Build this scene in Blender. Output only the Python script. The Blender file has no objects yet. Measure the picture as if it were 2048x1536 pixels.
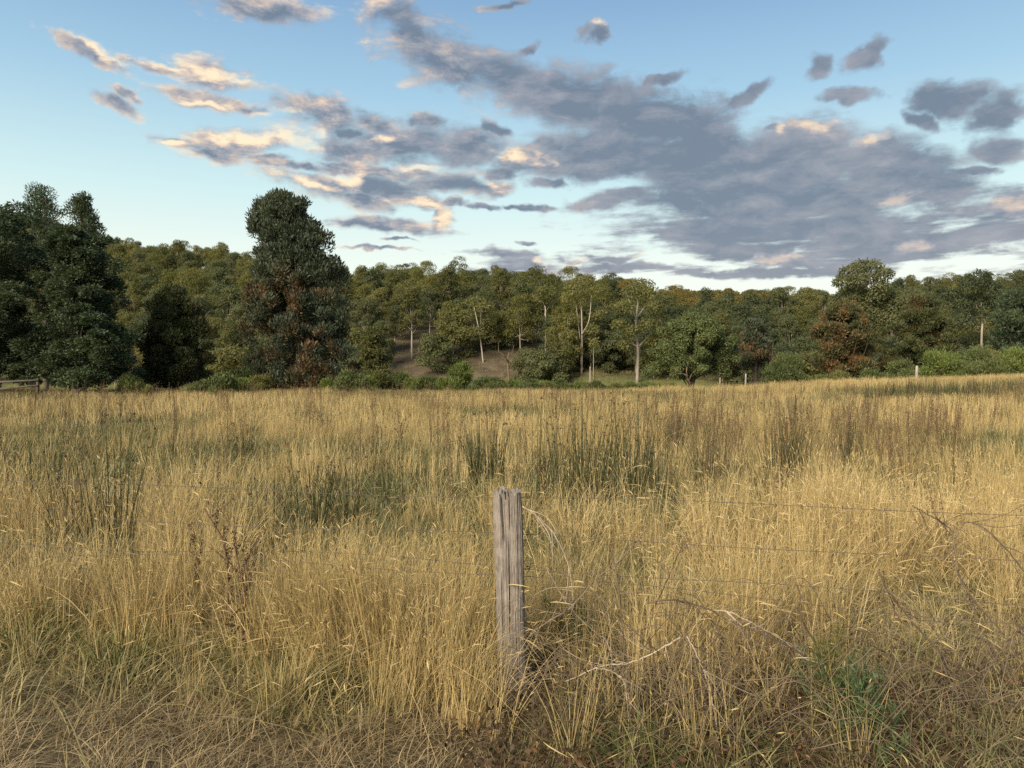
import bpy, math, random
import numpy as np
from mathutils import Vector

SC = bpy.context.scene
COL = SC.collection
rng = np.random.default_rng(7)
random.seed(7)

# ------------------------------------------------------------------ camera
F_PX = 1540.0                      # focal length in pixels of the 2048 px wide photograph
PITCH = math.radians(-0.856)
EYE = 1.5
cam_d = bpy.data.cameras.new('camera')
cam = bpy.data.objects.new('camera', cam_d)
COL.objects.link(cam)
cam.location = (0, 0, EYE)
cam.rotation_euler = (math.radians(90) + PITCH, 0, 0)
cam_d.sensor_width = 36.0
cam_d.lens = 36.0 * F_PX / 2048.0
cam_d.clip_start = 0.05
cam_d.clip_end = 6000
SC.camera = cam

# ------------------------------------------------------------------ light: last sun low behind the camera to the left, softened by cloud
SUN_EL, SUN_AZ = math.radians(30), math.radians(214)      # azimuth from north (+Y), clockwise
sun_d = bpy.data.lights.new('sun', 'SUN')
sun_d.energy = 3.0
sun_d.angle = math.radians(30)
sun_d.color = (1.0, 0.86, 0.68)
sun = bpy.data.objects.new('sun', sun_d)
COL.objects.link(sun)
sdir = Vector((math.sin(SUN_AZ) * math.cos(SUN_EL), math.cos(SUN_AZ) * math.cos(SUN_EL), math.sin(SUN_EL)))
sun.rotation_euler = sdir.to_track_quat('Z', 'Y').to_euler()
sun.location = (-20, -30, 30)

SC.view_settings.view_transform = 'Standard'
SC.view_settings.look = 'None'
SC.view_settings.gamma = 1.0
SC.view_settings.use_curve_mapping = False
SC.view_settings.exposure = 1.42
SC.cycles.max_bounces = 6
SC.cycles.diffuse_bounces = 3
SC.cycles.glossy_bounces = 2
SC.cycles.transmission_bounces = 3
SC.cycles.transparent_max_bounces = 4
SC.cycles.use_denoising = False
SC.render.film_transparent = False


class NT:
    """small helper for node trees"""
    def __init__(self, tree):
        self.t = tree

    def n(self, kind, **kw):
        nd = self.t.nodes.new(kind)
        for k, v in kw.items():
            setattr(nd, k, v)
        return nd

    def l(self, a, b):
        self.t.links.new(a, b)

    def put(self, sock, v):
        if hasattr(v, 'is_linked'):
            self.t.links.new(v, sock)
        else:
            sock.default_value = v

    def math(self, op, a, b=None, c=None, clamp=False):
        nd = self.n('ShaderNodeMath', operation=op, use_clamp=clamp)
        self.put(nd.inputs[0], a)
        if b is not None:
            self.put(nd.inputs[1], b)
        if c is not None:
            self.put(nd.inputs[2], c)
        return nd.outputs[0]

    def vmath(self, op, a, b=None, scale=None):
        nd = self.n('ShaderNodeVectorMath', operation=op)
        self.put(nd.inputs[0], a)
        if b is not None:
            self.put(nd.inputs[1], b)
        if scale is not None:
            self.put(nd.inputs['Scale'], scale)
        return nd.outputs['Value'] if op in ('LENGTH', 'DOT_PRODUCT') else nd.outputs[0]

    def ramp(self, fac, stops, interp='LINEAR'):
        nd = self.n('ShaderNodeValToRGB')
        cr = nd.color_ramp
        cr.interpolation = interp
        while len(cr.elements) < len(stops):
            cr.elements.new(0.5)
        for e, (p, c) in zip(cr.elements, stops):
            e.position = p
            e.color = (*c, 1) if len(c) == 3 else c
        self.put(nd.inputs[0], fac)
        return nd.outputs[0]

    def mix(self, fac, a, b, blend='MIX'):
        nd = self.n('ShaderNodeMix', data_type='RGBA', blend_type=blend)
        self.put(nd.inputs[0], fac)
        self.put(nd.inputs[6], (*a, 1) if isinstance(a, tuple) and len(a) == 3 else a)
        self.put(nd.inputs[7], (*b, 1) if isinstance(b, tuple) and len(b) == 3 else b)
        return nd.outputs[2]

    def noise(self, vec, scale, detail=3, rough=0.5, dim='3D', dist=0.0):
        nd = self.n('ShaderNodeTexNoise', noise_dimensions=dim)
        if vec is not None:
            self.put(nd.inputs['Vector'], vec)
        nd.inputs['Scale'].default_value = scale
        nd.inputs['Detail'].default_value = detail
        nd.inputs['Roughness'].default_value = rough
        nd.inputs['Distortion'].default_value = dist
        return nd

    def step(self, x, a, b, lo=0.0, hi=1.0, kind='SMOOTHSTEP'):
        nd = self.n('ShaderNodeMapRange', interpolation_type=kind)
        self.put(nd.inputs[0], x)
        for i, v in enumerate((a, b, lo, hi)):
            self.put(nd.inputs[i + 1], v)
        return nd.outputs[0]


def ray(px, py):
    r, u = (px - 1024) / F_PX, (768 - py) / F_PX
    c, s = math.cos(PITCH), math.sin(PITCH)
    return np.array([r, c - u * s, s + u * c])


def at(px, py, d):
    """point seen at photo pixel (px, py), d metres ahead of the camera"""
    v = ray(px, py)
    return np.array([0, 0, EYE]) + v * (d / v[1])


def px_at(px, d):
    return ray(px, 745)[0] * d


# ------------------------------------------------------------------ sky with clouds (world)
world = bpy.data.worlds.new('World')
SC.world = world
world.use_nodes = True
W = NT(world.node_tree)
world.node_tree.nodes.clear()
w_out = W.n('ShaderNodeOutputWorld')
bg = W.n('ShaderNodeBackground')
bg.inputs['Strength'].default_value = 0.12
W.l(bg.outputs[0], w_out.inputs[0])
sky = W.n('ShaderNodeTexSky', sky_type='NISHITA')
sky.sun_disc = False
sky.sun_elevation = SUN_EL
sky.sun_rotation = SUN_AZ
sky.altitude = 100
sky.air_density = 1.0
sky.dust_density = 1.2
sky.ozone_density = 1.0

tc = W.n('ShaderNodeTexCoord')
sep = W.n('ShaderNodeSeparateXYZ')
W.l(tc.outputs['Generated'], sep.inputs[0])
az = W.math('ARCTAN2', sep.outputs[0], sep.outputs[1])
el = W.math('ARCSINE', sep.outputs[2])
comb = W.n('ShaderNodeCombineXYZ')
W.l(az, comb.inputs[0])
W.l(el, comb.inputs[1])
ang = comb.outputs[0]

# coordinates in which cloud texture foreshortens towards the horizon
inv = W.math('DIVIDE', 1.0, W.math('MAXIMUM', W.math('ADD', sep.outputs[2], 0.10), 0.02))
pl = W.n('ShaderNodeCombineXYZ')
W.l(W.math('MULTIPLY', sep.outputs[0], inv), pl.inputs[0])
W.l(W.math('MULTIPLY', sep.outputs[1], inv), pl.inputs[1])
plane = pl.outputs[0]

# ragged warp of the cloud outlines
wn = W.noise(ang, 7.0, 4, 0.58)
warp = W.vmath('MULTIPLY', W.vmath('SUBTRACT', wn.outputs['Color'], (0.5, 0.5, 0.5)), (0.12, 0.05, 0.0))
wn2 = W.noise(ang, 30.0, 3, 0.6)
warp2 = W.vmath('MULTIPLY', W.vmath('SUBTRACT', wn2.outputs['Color'], (0.5, 0.5, 0.5)), (0.045, 0.016, 0.0))
pos = W.vmath('ADD', W.vmath('ADD', ang, warp), warp2)


def ellipse_field(pos, items, smooth):
    out = None
    for (px, py, rx, ry, rot) in items:
        v = ray(px, py)
        a = math.atan2(v[0], v[1])
        e = math.atan2(v[2], math.hypot(v[0], v[1]))
        k = math.cos(a)
        mp = W.n('ShaderNodeMapping', vector_type='TEXTURE')
        src = pos
        if out is not None:            # evaluate one after the other, so the node stack stays small
            ma_ = W.n('ShaderNodeVectorMath', operation='MULTIPLY_ADD')
            W.l(out, ma_.inputs[0])
            ma_.inputs[1].default_value = (1e-7, 1e-7, 0)
            W.l(pos, ma_.inputs[2])
            src = ma_.outputs[0]
        W.l(src, mp.inputs['Vector'])
        mp.inputs['Location'].default_value = (a, e, 0)
        mp.inputs['Rotation'].default_value = (0, 0, -math.radians(rot))
        mp.inputs['Scale'].default_value = (rx / F_PX * k * k, ry / F_PX * k, 1)
        ln = W.vmath('LENGTH', mp.outputs[0])
        out = ln if out is None else W.math('SMOOTH_MIN', out, ln, smooth)
    return out


CLOUDS = [
    # the long dark diagonal bank
    (830, 70, 113, 51.5, 38), (900, 120, 140, 58.2, 24), (1020, 165, 162, 56, 17), (1140, 200, 172, 61, 12), (1260, 225, 172, 70.8, 14),
    (1370, 240, 138, 75.6, 28), (1450, 290, 80, 48.8, 30),
    # the broad bank low on the right
    (1220, 300, 195, 54.9, 0), (1180, 330, 207, 34.2, 2), (1380, 320, 207, 75.6, 0), (1560, 330, 218, 91.5, 0), (1610, 280, 86, 54.9, -8), (1760, 345, 172, 75.6, 8),
    (1450, 400, 288, 67.1, 0), (1650, 410, 288, 75.6, 0), (1870, 385, 126, 48.8, 5),
    (1420, 455, 253, 41.5, 0), (1650, 470, 379, 47.7, 0), (1900, 475, 299, 57, 0), (1480, 500, 299, 26.9, 0), (1800, 515, 379, 41.5, 0), (1500, 545, 460, 12.4, 0),
    (1205, 398, 103, 19.5, -8), (2000, 420, 92, 48.8, 0),
    # loose dark pieces upper right
    (1640, 135, 51, 28.8, 0), (1740, 118, 57, 30.6, -30), (1700, 205, 77, 17.6, 6), (1480, 185, 60, 19.3, -22), (1900, 205, 97, 35.1, 4), (2000, 225, 87, 43.9, 0),
    (1850, 245, 58, 21.1, 20), (2010, 300, 93, 37.1, 0), (1935, 350, 93, 13.7, 0),
    # top edge and small puffs
    (510, 2, 132, 25, 0), (1187, 55, 26, 25, 0), (1010, 0, 66, 6.2, 0),
    # thin lit streaks on the left
    (150, 85, 66, 15, 14), (195, 103, 53, 18.8, 22), (310, 125, 77, 13.8, 6), (420, 140, 82, 32.5, 10), (225, 196, 64, 16.2, 10), (400, 190, 105, 17.5, 5), (490, 205, 55, 12.5, 12),
    (640, 225, 110, 35, 4), (480, 285, 116, 33.8, -6), (380, 288, 82, 15, 10), (460, 312, 66, 20, 0), (790, 285, 165, 50, 4), (700, 300, 88, 35, 0), (930, 300, 99, 35, 0),
    (1050, 322, 77, 27.5, 0), (600, 335, 82, 12.5, 4), (720, 345, 121, 12.5, 4), (760, 240, 66, 30, 10),
    (660, 378, 105, 25, 12), (760, 385, 121, 35, 0), (900, 368, 121, 25, 0), (990, 372, 50, 17.5, 0), (720, 410, 55, 22.5, 12),
    (850, 410, 57, 17.5, 12), (880, 438, 26, 32.5, 0), (770, 460, 110, 16.2, 3), (960, 412, 46, 7.5, 0), (1070, 412, 44, 7.5, 4),
    (1055, 490, 20, 6.2, 0), (780, 486, 44, 3.8, 3), (760, 500, 66, 3.8, 4), (980, 512, 99, 11.2, 0), (1050, 540, 99, 20, 0), (1230, 522, 115, 12.4, 0), (1160, 525, 34, 9.3, 0),
    (1260, 540, 184, 14.5, 0),
    (1740, 300, 70, 30, 0), (700, 262, 40, 15, 0), (845, 245, 43, 15.7, 12), (980, 265, 37, 12.5, 0), (1010, 345, 55, 15, 0), (680, 330, 55, 8.8, 4), (820, 345, 66, 12.5, 0), (1090, 290, 44, 17.5, 0), (560, 318, 44, 10, 0),
    (250, 180, 44, 11.2, 10), (900, 405, 33, 10, 0), (1100, 365, 44, 12.5, 0), (690, 455, 44, 8.8, 4), (1030, 410, 33, 6.2, 0), (1060, 95, 39, 13.4, -20), (1330, 150, 44, 12.5, -20), (1560, 250, 29, 7.1, 0),
]
LIT = [
    (195, 90, 55, 10, 18), (320, 122, 75, 8, 6), (425, 135, 60, 16, 6), (400, 197, 60, 6, 3), (500, 275, 90, 14, -6), (590, 282, 40, 14, 20),
    (360, 285, 50, 6, 6), (625, 262, 14, 9, 0), (695, 366, 22, 17, 0), (650, 378, 70, 9, 14), (850, 412, 46, 10, 12), (885, 436, 22, 22, 0),
    (985, 360, 40, 8, 12), (780, 268, 30, 8, 4), (1190, 30, 17, 6, 4), (1573, 255, 15, 14, 0), (1625, 250, 46, 12, 12), (1738, 283, 36, 9, 4),
    (1040, 315, 40, 12, 10), (2035, 405, 12, 8, 0), (1840, 496, 50, 12, 0), (1800, 404, 46, 16, 0), (2000, 415, 60, 20, 0), 
    (1300, 520, 50, 5, 2), (1170, 524, 24, 7, 0), (1085, 528, 18, 9, 0), (540, 222, 40, 7, 0),
    (1550, 518, 50, 12, 0), (830, 330, 40, 6, 0), 
]
m = ellipse_field(pos, CLOUDS, 0.25)
# elsewhere in the sky: similar loose cloud, so it goes on as the part in view
gen = W.noise(plane, 0.75, 4, 0.55)
gen_m = W.step(gen.outputs[0], 0.42, 0.62, 2.2, 0.4, 'LINEAR')
outside = W.math('MAXIMUM', W.step(W.math('ABSOLUTE', az), 0.66, 0.85), W.step(el, 0.47, 0.62))
gmix = W.n('ShaderNodeMix', data_type='FLOAT')
W.l(outside, gmix.inputs[0])
W.l(m, gmix.inputs[2])
W.l(gen_m, gmix.inputs[3])
m = gmix.outputs[0]

stretch = W.n('ShaderNodeMapping')
W.l(ang, stretch.inputs['Vector'])
stretch.inputs['Rotation'].default_value = (0, 0, math.radians(10))
stretch.inputs['Scale'].default_value = (1.0, 2.4, 1)


def detail(vec):
    return W.noise(vec, 15.0, 9, 0.66, dist=0.35).outputs[0]


d0 = detail(stretch.outputs[0])
d1 = detail(W.vmath('ADD', stretch.outputs[0], (-0.010, 0.030, 0.0)))
body = W.math('SUBTRACT', W.step(az, -0.05, 0.2, 1.30, 1.14), m)
dens_raw = W.math('ADD', body, W.math('MULTIPLY', W.math('SUBTRACT', d0, 0.5), W.math('ADD', W.step(az, -0.15, 0.15, 2.0, 1.25), W.step(el, 0.27, 0.38, 0.0, 0.6))))
streak_v = W.n('ShaderNodeMapping')
W.l(ang, streak_v.inputs['Vector'])
streak_v.inputs['Scale'].default_value = (1.0, 6.5, 1)
streak = W.noise(streak_v.outputs[0], 8.0, 6, 0.6, dist=0.2).outputs[0]
dens_raw = W.math('ADD', dens_raw, W.math('MULTIPLY', W.math('SUBTRACT', streak, 0.53), W.step(el, 0.08, 0.26, 4.0, 0.3)))
dens = W.step(dens_raw, 0.0, W.step(az, -0.1, 0.2, 0.85, 0.62))
above_h = W.step(el, 0.0, 0.02)
dens = W.math('MULTIPLY', dens, above_h)
thick = W.step(dens_raw, 0.2, 1.15)
relief = W.math('MULTIPLY', W.math('SUBTRACT', d0, d1), W.step(az, -0.25, 0.15, 1.9, 0.55))

lit = ellipse_field(W.vmath('ADD', ang, W.vmath('SCALE', W.vmath('ADD', warp, warp2), scale=1.0)), LIT, 0.2)
fine = W.noise(stretch.outputs[0], 42.0, 4, 0.6).outputs[0]
lit = W.math('ADD', lit, W.math('MULTIPLY', W.math('SUBTRACT', 0.5, fine), 2.6))
lit = W.math('ADD', W.step(lit, 0.0, 1.5, 0.95, 0.0), W.math('MULTIPLY', W.math('SUBTRACT', d0, 0.5), 0.9))
side = W.step(az, -0.55, 0.25, 0.40, 0.06, 'LINEAR')
glow = W.math('ADD', W.math('MULTIPLY', lit, W.step(az, 0.05, 0.25, 0.80, 0.50)), W.math('ADD', relief, W.math('MULTIPLY', W.math('SUBTRACT', 1.0, thick), side)))
glow = W.math('ADD', glow, W.step(az, -0.40, 0.12, 0.20, 0.05))
# colours are written for the picture and divided by the strength
K = 1.0 / 0.12


def sc(c):
    return tuple(x * K * 0.392 for x in c)


broad = W.noise(ang, 5.5, 3, 0.55).outputs[0]
glow = W.math('ADD', glow, W.math('MULTIPLY', W.math('SUBTRACT', broad, 0.48), W.step(az, -0.1, 0.15, 0.2, 0.75)))
cloud_col = W.ramp(glow, [(0.0, sc((0.175, 0.225, 0.300))), (0.28, sc((0.33, 0.350, 0.405))), (0.55, sc((0.62, 0.52, 0.46))),
                          (0.80, sc((0.92, 0.72, 0.52))), (1.0, sc((1.02, 0.86, 0.60)))])
low = W.step(el, 0.02, 0.20, 1.0, 0.0)
cloud_col = W.mix(W.math('MULTIPLY', low, 0.42), cloud_col, sc((0.60, 0.55, 0.55)))
# clear sky: Nishita, pulled towards the photograph's blue-to-pale-green evening gradient
clear_ramp = W.ramp(W.step(el, 0.0, 0.62, 0, 1, 'LINEAR'),
                    [(0.0, sc((1.0, 0.90, 0.74))), (0.12, sc((0.95, 0.94, 0.80))), (0.22, sc((0.88, 0.95, 0.83))), (0.36, sc((0.64, 0.85, 0.84))), (0.54, sc((0.385, 0.61, 0.76))),
                     (0.72, sc((0.245, 0.42, 0.63))), (1.0, sc((0.15, 0.29, 0.52)))])
nish = W.mix(1.0, sky.outputs[0], (0.56, 0.63, 0.72), 'MULTIPLY')
clear = W.mix(0.92, nish, clear_ramp)
final = W.mix(W.math('MULTIPLY', dens, 0.95), clear, cloud_col)
W.l(final, bg.inputs['Color'])
world.cycles.sampling_method = 'MANUAL'
world.cycles.sample_map_resolution = 512


# ------------------------------------------------------------------ helpers: numpy noise, meshes
_perm = np.random.default_rng(99).random((256, 256))


def vnoise(x, y):
    x = np.asarray(x, float); y = np.asarray(y, float)
    xi = np.floor(x).astype(int); yi = np.floor(y).astype(int)
    fx = x - xi; fy = y - yi
    fx = fx * fx * (3 - 2 * fx); fy = fy * fy * (3 - 2 * fy)
    g = lambda a, b: _perm[a & 255, b & 255]
    return (g(xi, yi) * (1 - fx) + g(xi + 1, yi) * fx) * (1 - fy) + (g(xi, yi + 1) * (1 - fx) + g(xi + 1, yi + 1) * fx) * fy


def fbm(x, y, o=3):
    s = 0; a = 0.5; t = 0
    for i in range(o):
        s = s + a * vnoise(x * 2 ** i + 17.3 * i, y * 2 ** i - 9.1 * i); t += a; a *= 0.55
    return s / t


def ss(a, b, x):
    t = np.clip((np.asarray(x, float) - a) / (b - a), 0, 1)
    return t * t * (3 - 2 * t)


CR_X = [-420, -185, -143, -100, -60, 0, 35, 70, 112, 140, 190, 420]
CR_Z = [64, 50, 40.5, 35.5, 28, 26.5, 25.0, 20.5, 21, 25, 27, 27]


def H(x, y):
    """height of the ground"""
    x = np.asarray(x, float); y = np.asarray(y, float)
    z = 0.95 * ss(4, 36, x) * ss(14, 50, y)
    z = z + 0.10 * (fbm(x * 0.12 + 5, y * 0.12) - 0.5) * ss(3, 12, y)
    z = z + 0.035 * (fbm(x * 1.3, y * 1.3) - 0.5)
    far = ss(53, 84, y)
    z = z * (1 - far) - 2.4 * far
    t = np.clip((y - 98) / 185.0, 0, 1)
    xs = x / np.maximum(y, 1) * 283
    crest = np.interp(xs, CR_X, CR_Z) + 2.4
    z = z + crest * (1.25 * t - 0.25 * t ** 2)
    z = z + 3.2 * ss(100, 128, y) * (1 - 0.8 * ss(135, 200, y)) * ss(-50, -24, x) * (1 - ss(4, 16, x))
    z = z + 1.5 * ss(84, 97, y) * (1 - ss(112, 150, y)) * ss(4, 13, x) * (1 - ss(24, 36, x))
    z = z + 4.0 * (fbm(x * 0.02, y * 0.02) - 0.5) * ss(120, 180, y)
    z = z - 0.10 * np.clip(y - 283, 0, 260)
    return z


def build_mesh(name, V, groups, mat=None, attrs=None, smooth=False):
    """groups: list of (n, k) index arrays"""
    me = bpy.data.meshes.new(name)
    V = np.asarray(V, np.float32).reshape(-1, 3)
    me.vertices.add(len(V))
    me.vertices.foreach_set('co', V.ravel())
    groups = [np.asarray(g, np.int32) for g in groups if len(g)]
    li = np.concatenate([g.ravel() for g in groups])
    tot = np.concatenate([np.full(len(g), g.shape[1], np.int32) for g in groups])
    st = np.concatenate([[0], np.cumsum(tot)[:-1]]).astype(np.int32)
    me.loops.add(len(li))
    me.loops.foreach_set('vertex_index', li)
    me.polygons.add(len(tot))
    me.polygons.foreach_set('loop_start', st)
    me.polygons.foreach_set('loop_total', tot)
    if smooth:
        me.polygons.foreach_set('use_smooth', np.ones(len(tot), bool))
    if attrs:
        for k, a in attrs.items():
            at_ = me.attributes.new(k, 'FLOAT', 'POINT')
            at_.data.foreach_set('value', np.asarray(a, np.float32))
    me.update(calc_edges=True)
    if mat:
        me.materials.append(mat)
    return me


def link(name, me, parent=None, loc=(0, 0, 0), rz=0.0, scale=None):
    o = bpy.data.objects.new(name, me)
    COL.objects.link(o)
    o.location = loc
    o.rotation_euler = (0, 0, rz)
    if scale is not None:
        o.scale = scale if hasattr(scale, '__len__') else (scale,) * 3
    if parent:
        o.parent = parent
    return o


def tag(o, label=None, cat=None, group=None, kind=None):
    if label: o['label'] = label
    if cat: o['category'] = cat
    if group: o['group'] = group
    if kind: o['kind'] = kind
    return o


class Geo:
    """collects pieces into one mesh"""
    def __init__(self):
        self.V = []; self.Q = []; self.T = []; self.A = []; self.n = 0

    def add(self, V, Q=None, T=None, a=None):
        V = np.asarray(V, float).reshape(-1, 3)
        self.V.append(V)
        if Q is not None and len(Q): self.Q.append(np.asarray(Q) + self.n)
        if T is not None and len(T): self.T.append(np.asarray(T) + self.n)
        self.A.append(np.zeros(len(V)) if a is None else np.broadcast_to(a, (len(V),)))
        self.n += len(V)

    def mesh(self, name, mat, smooth=False, attr=True):
        g = []
        if self.Q: g.append(np.concatenate(self.Q))
        if self.T: g.append(np.concatenate(self.T))
        return build_mesh(name, np.concatenate(self.V), g, mat, {'tint': np.concatenate(self.A)} if attr else None, smooth)


def tube(geo, P, R, seg=6, a=0.5, cap=True):
    P = np.asarray(P, float); n = len(P)
    R = np.broadcast_to(np.asarray(R, float), (n,))
    T = np.gradient(P, axis=0); T /= np.linalg.norm(T, axis=1)[:, None] + 1e-9
    ref = np.array([0.0, 0, 1]) if abs(T[:, 2]).mean() < 0.8 else np.array([1.0, 0, 0])
    S = np.cross(T, ref); S /= np.linalg.norm(S, axis=1)[:, None] + 1e-9
    U = np.cross(S, T)
    th = np.arange(seg) / seg * 2 * math.pi
    V = P[:, None] + R[:, None, None] * (np.cos(th)[None, :, None] * S[:, None] + np.sin(th)[None, :, None] * U[:, None])
    i = np.arange(n - 1)[:, None] * seg; j = np.arange(seg)[None]; k = (j + 1) % seg
    Q = np.stack([i + j, i + k, i + seg + k, i + seg + j], -1).reshape(-1, 4)
    Vf = V.reshape(-1, 3)
    Tt = None
    if cap:
        Vf = np.concatenate([Vf, [P[0], P[-1] + T[-1] * R[-1] * 0.5]])
        b = n * seg
        Tt = np.concatenate([np.stack([np.full(seg, b), k[0], j[0]], -1), np.stack([np.full(seg, b + 1), (n - 1) * seg + j[0], (n - 1) * seg + k[0]], -1)])
    geo.add(Vf, Q, Tt, a)


def unit(v):
    return v / (np.linalg.norm(v, axis=-1, keepdims=True) + 1e-9)


def curve_pts(pts, n=24):
    """Catmull-Rom through points"""
    P = np.asarray(pts, float)
    P = np.concatenate([[2 * P[0] - P[1]], P, [2 * P[-1] - P[-2]]])
    out = []
    m = len(P) - 3
    per = max(2, n // m)
    for i in range(m):
        p0, p1, p2, p3 = P[i:i + 4]
        for t in np.arange(per) / per:
            out.append(0.5 * (2 * p1 + (p2 - p0) * t + (2 * p0 - 5 * p1 + 4 * p2 - p3) * t * t + (3 * p1 - p0 - 3 * p2 + p3) * t ** 3))
    out.append(P[-2])
    return np.array(out)


# ------------------------------------------------------------------ materials
def new_mat(name):
    ma = bpy.data.materials.new(name)
    ma.use_nodes = True
    ma.node_tree.nodes.clear()
    t = NT(ma.node_tree)
    out = t.n('ShaderNodeOutputMaterial')
    return ma, t, out


def leaf_mat(name, dark, mid, light, brown=None, brown_amt=0.0, trans=0.25, nscale=0.5, rough=0.55, vary=0.5, brown_top=None):
    ma, t, out = new_mat(name)
    oi = t.n('ShaderNodeObjectInfo')
    tcn = t.n('ShaderNodeTexCoord')
    off = t.vmath('ADD', tcn.outputs['Object'], t.vmath('SCALE', (37.0, 53.0, 11.0), scale=oi.outputs['Random']))
    nz = t.noise(off, nscale, 3, 0.6)
    at_ = t.n('ShaderNodeAttribute', attribute_name='tint')
    f = t.math('ADD', t.math('MULTIPLY', t.math('SUBTRACT', nz.outputs[0], 0.5), 1.3), t.math('MULTIPLY', at_.outputs['Fac'], 0.5))
    f = t.math('ADD', f, t.math('MULTIPLY', t.math('SUBTRACT', oi.outputs['Random'], 0.5), vary))
    f = t.math('ADD', f, 0.25)
    col = t.ramp(f, [(0.0, dark), (0.5, mid), (1.0, light)])
    if brown:
        nb = t.noise(off, nscale * 0.9, 4, 0.65)
        fb = t.step(nb.outputs[0], 0.62 - brown_amt * 0.3, 0.72 - brown_amt * 0.3)
        fb = t.math('MULTIPLY', fb, t.math('ADD', 0.35, t.math('MULTIPLY', at_.outputs['Fac'], 0.65)))
        if brown_top:                  # dead foliage hangs on the lower boughs of this tree
            sz = t.n('ShaderNodeSeparateXYZ'); t.l(tcn.outputs['Object'], sz.inputs[0])
            fb = t.math('MULTIPLY', fb, t.step(sz.outputs[2], brown_top - 1.5, brown_top + 1.5, 1.0, 0.05))
        col = t.mix(fb, col, brown)
    df = t.n('ShaderNodeBsdfPrincipled')
    t.l(col, df.inputs['Base Color'])
    df.inputs['Roughness'].default_value = rough
    df.inputs['Specular IOR Level'].default_value = 0.25
    tr = t.n('ShaderNodeBsdfTranslucent')
    t.l(t.mix(1.0, col, (1.25, 1.2, 0.7), 'MULTIPLY'), tr.inputs['Color'])
    mx = t.n('ShaderNodeMixShader')
    mx.inputs[0].default_value = trans
    t.l(df.outputs[0], mx.inputs[1]); t.l(tr.outputs[0], mx.inputs[2])
    t.l(mx.outputs[0], out.inputs[0])
    return ma


def blade_mat(name, stops, trans=0.3, spread=0.6):
    """grass: per blade 'tint' picks a shade, the tuft's own 'tone' shifts it"""
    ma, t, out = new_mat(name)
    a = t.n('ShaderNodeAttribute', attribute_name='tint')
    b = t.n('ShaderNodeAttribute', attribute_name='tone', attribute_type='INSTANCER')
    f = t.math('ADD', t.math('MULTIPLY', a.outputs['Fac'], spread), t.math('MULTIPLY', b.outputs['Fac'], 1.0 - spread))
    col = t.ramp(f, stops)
    df = t.n('ShaderNodeBsdfPrincipled')
    t.l(col, df.inputs['Base Color'])
    df.inputs['Roughness'].default_value = 0.6
    df.inputs['Specular IOR Level'].default_value = 0.25
    tr = t.n('ShaderNodeBsdfTranslucent')
    t.l(col, tr.inputs['Color'])
    mx = t.n('ShaderNodeMixShader')
    mx.inputs[0].default_value = trans
    t.l(df.outputs[0], mx.inputs[1]); t.l(tr.outputs[0], mx.inputs[2])
    t.l(mx.outputs[0], out.inputs[0])
    return ma


def bark_mat(name, a, b, scale=3.0, stretch=0.25, rough=0.85, bump=0.4):
    ma, t, out = new_mat(name)
    tcn = t.n('ShaderNodeTexCoord')
    mp = t.n('ShaderNodeMapping')
    t.l(tcn.outputs['Object'], mp.inputs['Vector'])
    mp.inputs['Scale'].default_value = (1, 1, stretch)
    nz = t.noise(mp.outputs[0], scale, 5, 0.65)
    at_ = t.n('ShaderNodeAttribute', attribute_name='tint')
    col = t.ramp(t.math('ADD', t.math('MULTIPLY', nz.outputs[0], 0.8), t.math('MULTIPLY', at_.outputs['Fac'], 0.2)), [(0.3, a), (0.7, b)])
    p = t.n('ShaderNodeBsdfPrincipled')
    t.l(col, p.inputs['Base Color'])
    p.inputs['Roughness'].default_value = rough
    p.inputs['Specular IOR Level'].default_value = 0.2
    bp = t.n('ShaderNodeBump')
    bp.inputs['Strength'].default_value = bump
    bp.inputs['Distance'].default_value = 0.02
    t.l(nz.outputs[0], bp.inputs['Height'])
    t.l(bp.outputs[0], p.inputs['Normal'])
    t.l(p.outputs[0], out.inputs[0])
    return ma


M = {}
M['gum_leaf'] = leaf_mat('gum_leaf', (0.092, 0.098, 0.036), (0.150, 0.150, 0.052), (0.205, 0.195, 0.070), nscale=0.25, trans=0.50, vary=0.75)
M['gum_leaf_sun_tint'] = leaf_mat('gum_leaf_sun_tint', (0.110, 0.100, 0.032), (0.180, 0.148, 0.044), (0.240, 0.185, 0.056), nscale=0.25, trans=0.5, vary=0.4)  # late sunlight on the ridge gums, put into the leaf colour
M['gum_leaf_grey'] = leaf_mat('gum_leaf_grey', (0.075, 0.088, 0.044), (0.118, 0.130, 0.058), (0.160, 0.165, 0.076), nscale=0.25, trans=0.50, vary=0.65)
M['gum_leaf_yellow'] = leaf_mat('gum_leaf_yellow', (0.085, 0.092, 0.028), (0.135, 0.138, 0.038), (0.185, 0.175, 0.052), nscale=0.25, trans=0.50, vary=0.65)
M['gum_leaf_dark'] = leaf_mat('gum_leaf_dark', (0.054, 0.070, 0.034), (0.092, 0.108, 0.046), (0.128, 0.140, 0.058), nscale=0.25, trans=0.45, vary=0.65)
M['dark_leaf'] = leaf_mat('dark_leaf', (0.028, 0.045, 0.025), (0.052, 0.074, 0.036), (0.085, 0.106, 0.048), nscale=0.35, trans=0.25, vary=0.2)
M['wattle_leaf'] = leaf_mat('wattle_leaf', (0.032, 0.046, 0.030), (0.056, 0.072, 0.042), (0.090, 0.104, 0.060), brown=(0.125, 0.066, 0.028), brown_amt=0.50, nscale=0.5, trans=0.25, vary=0.2, brown_top=8.3)
M['brown_leaf'] = leaf_mat('brown_leaf', (0.040, 0.048, 0.020), (0.072, 0.074, 0.028), (0.105, 0.098, 0.038), brown=(0.165, 0.088, 0.036), brown_amt=0.50, nscale=0.6, trans=0.15, vary=0.2)
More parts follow.
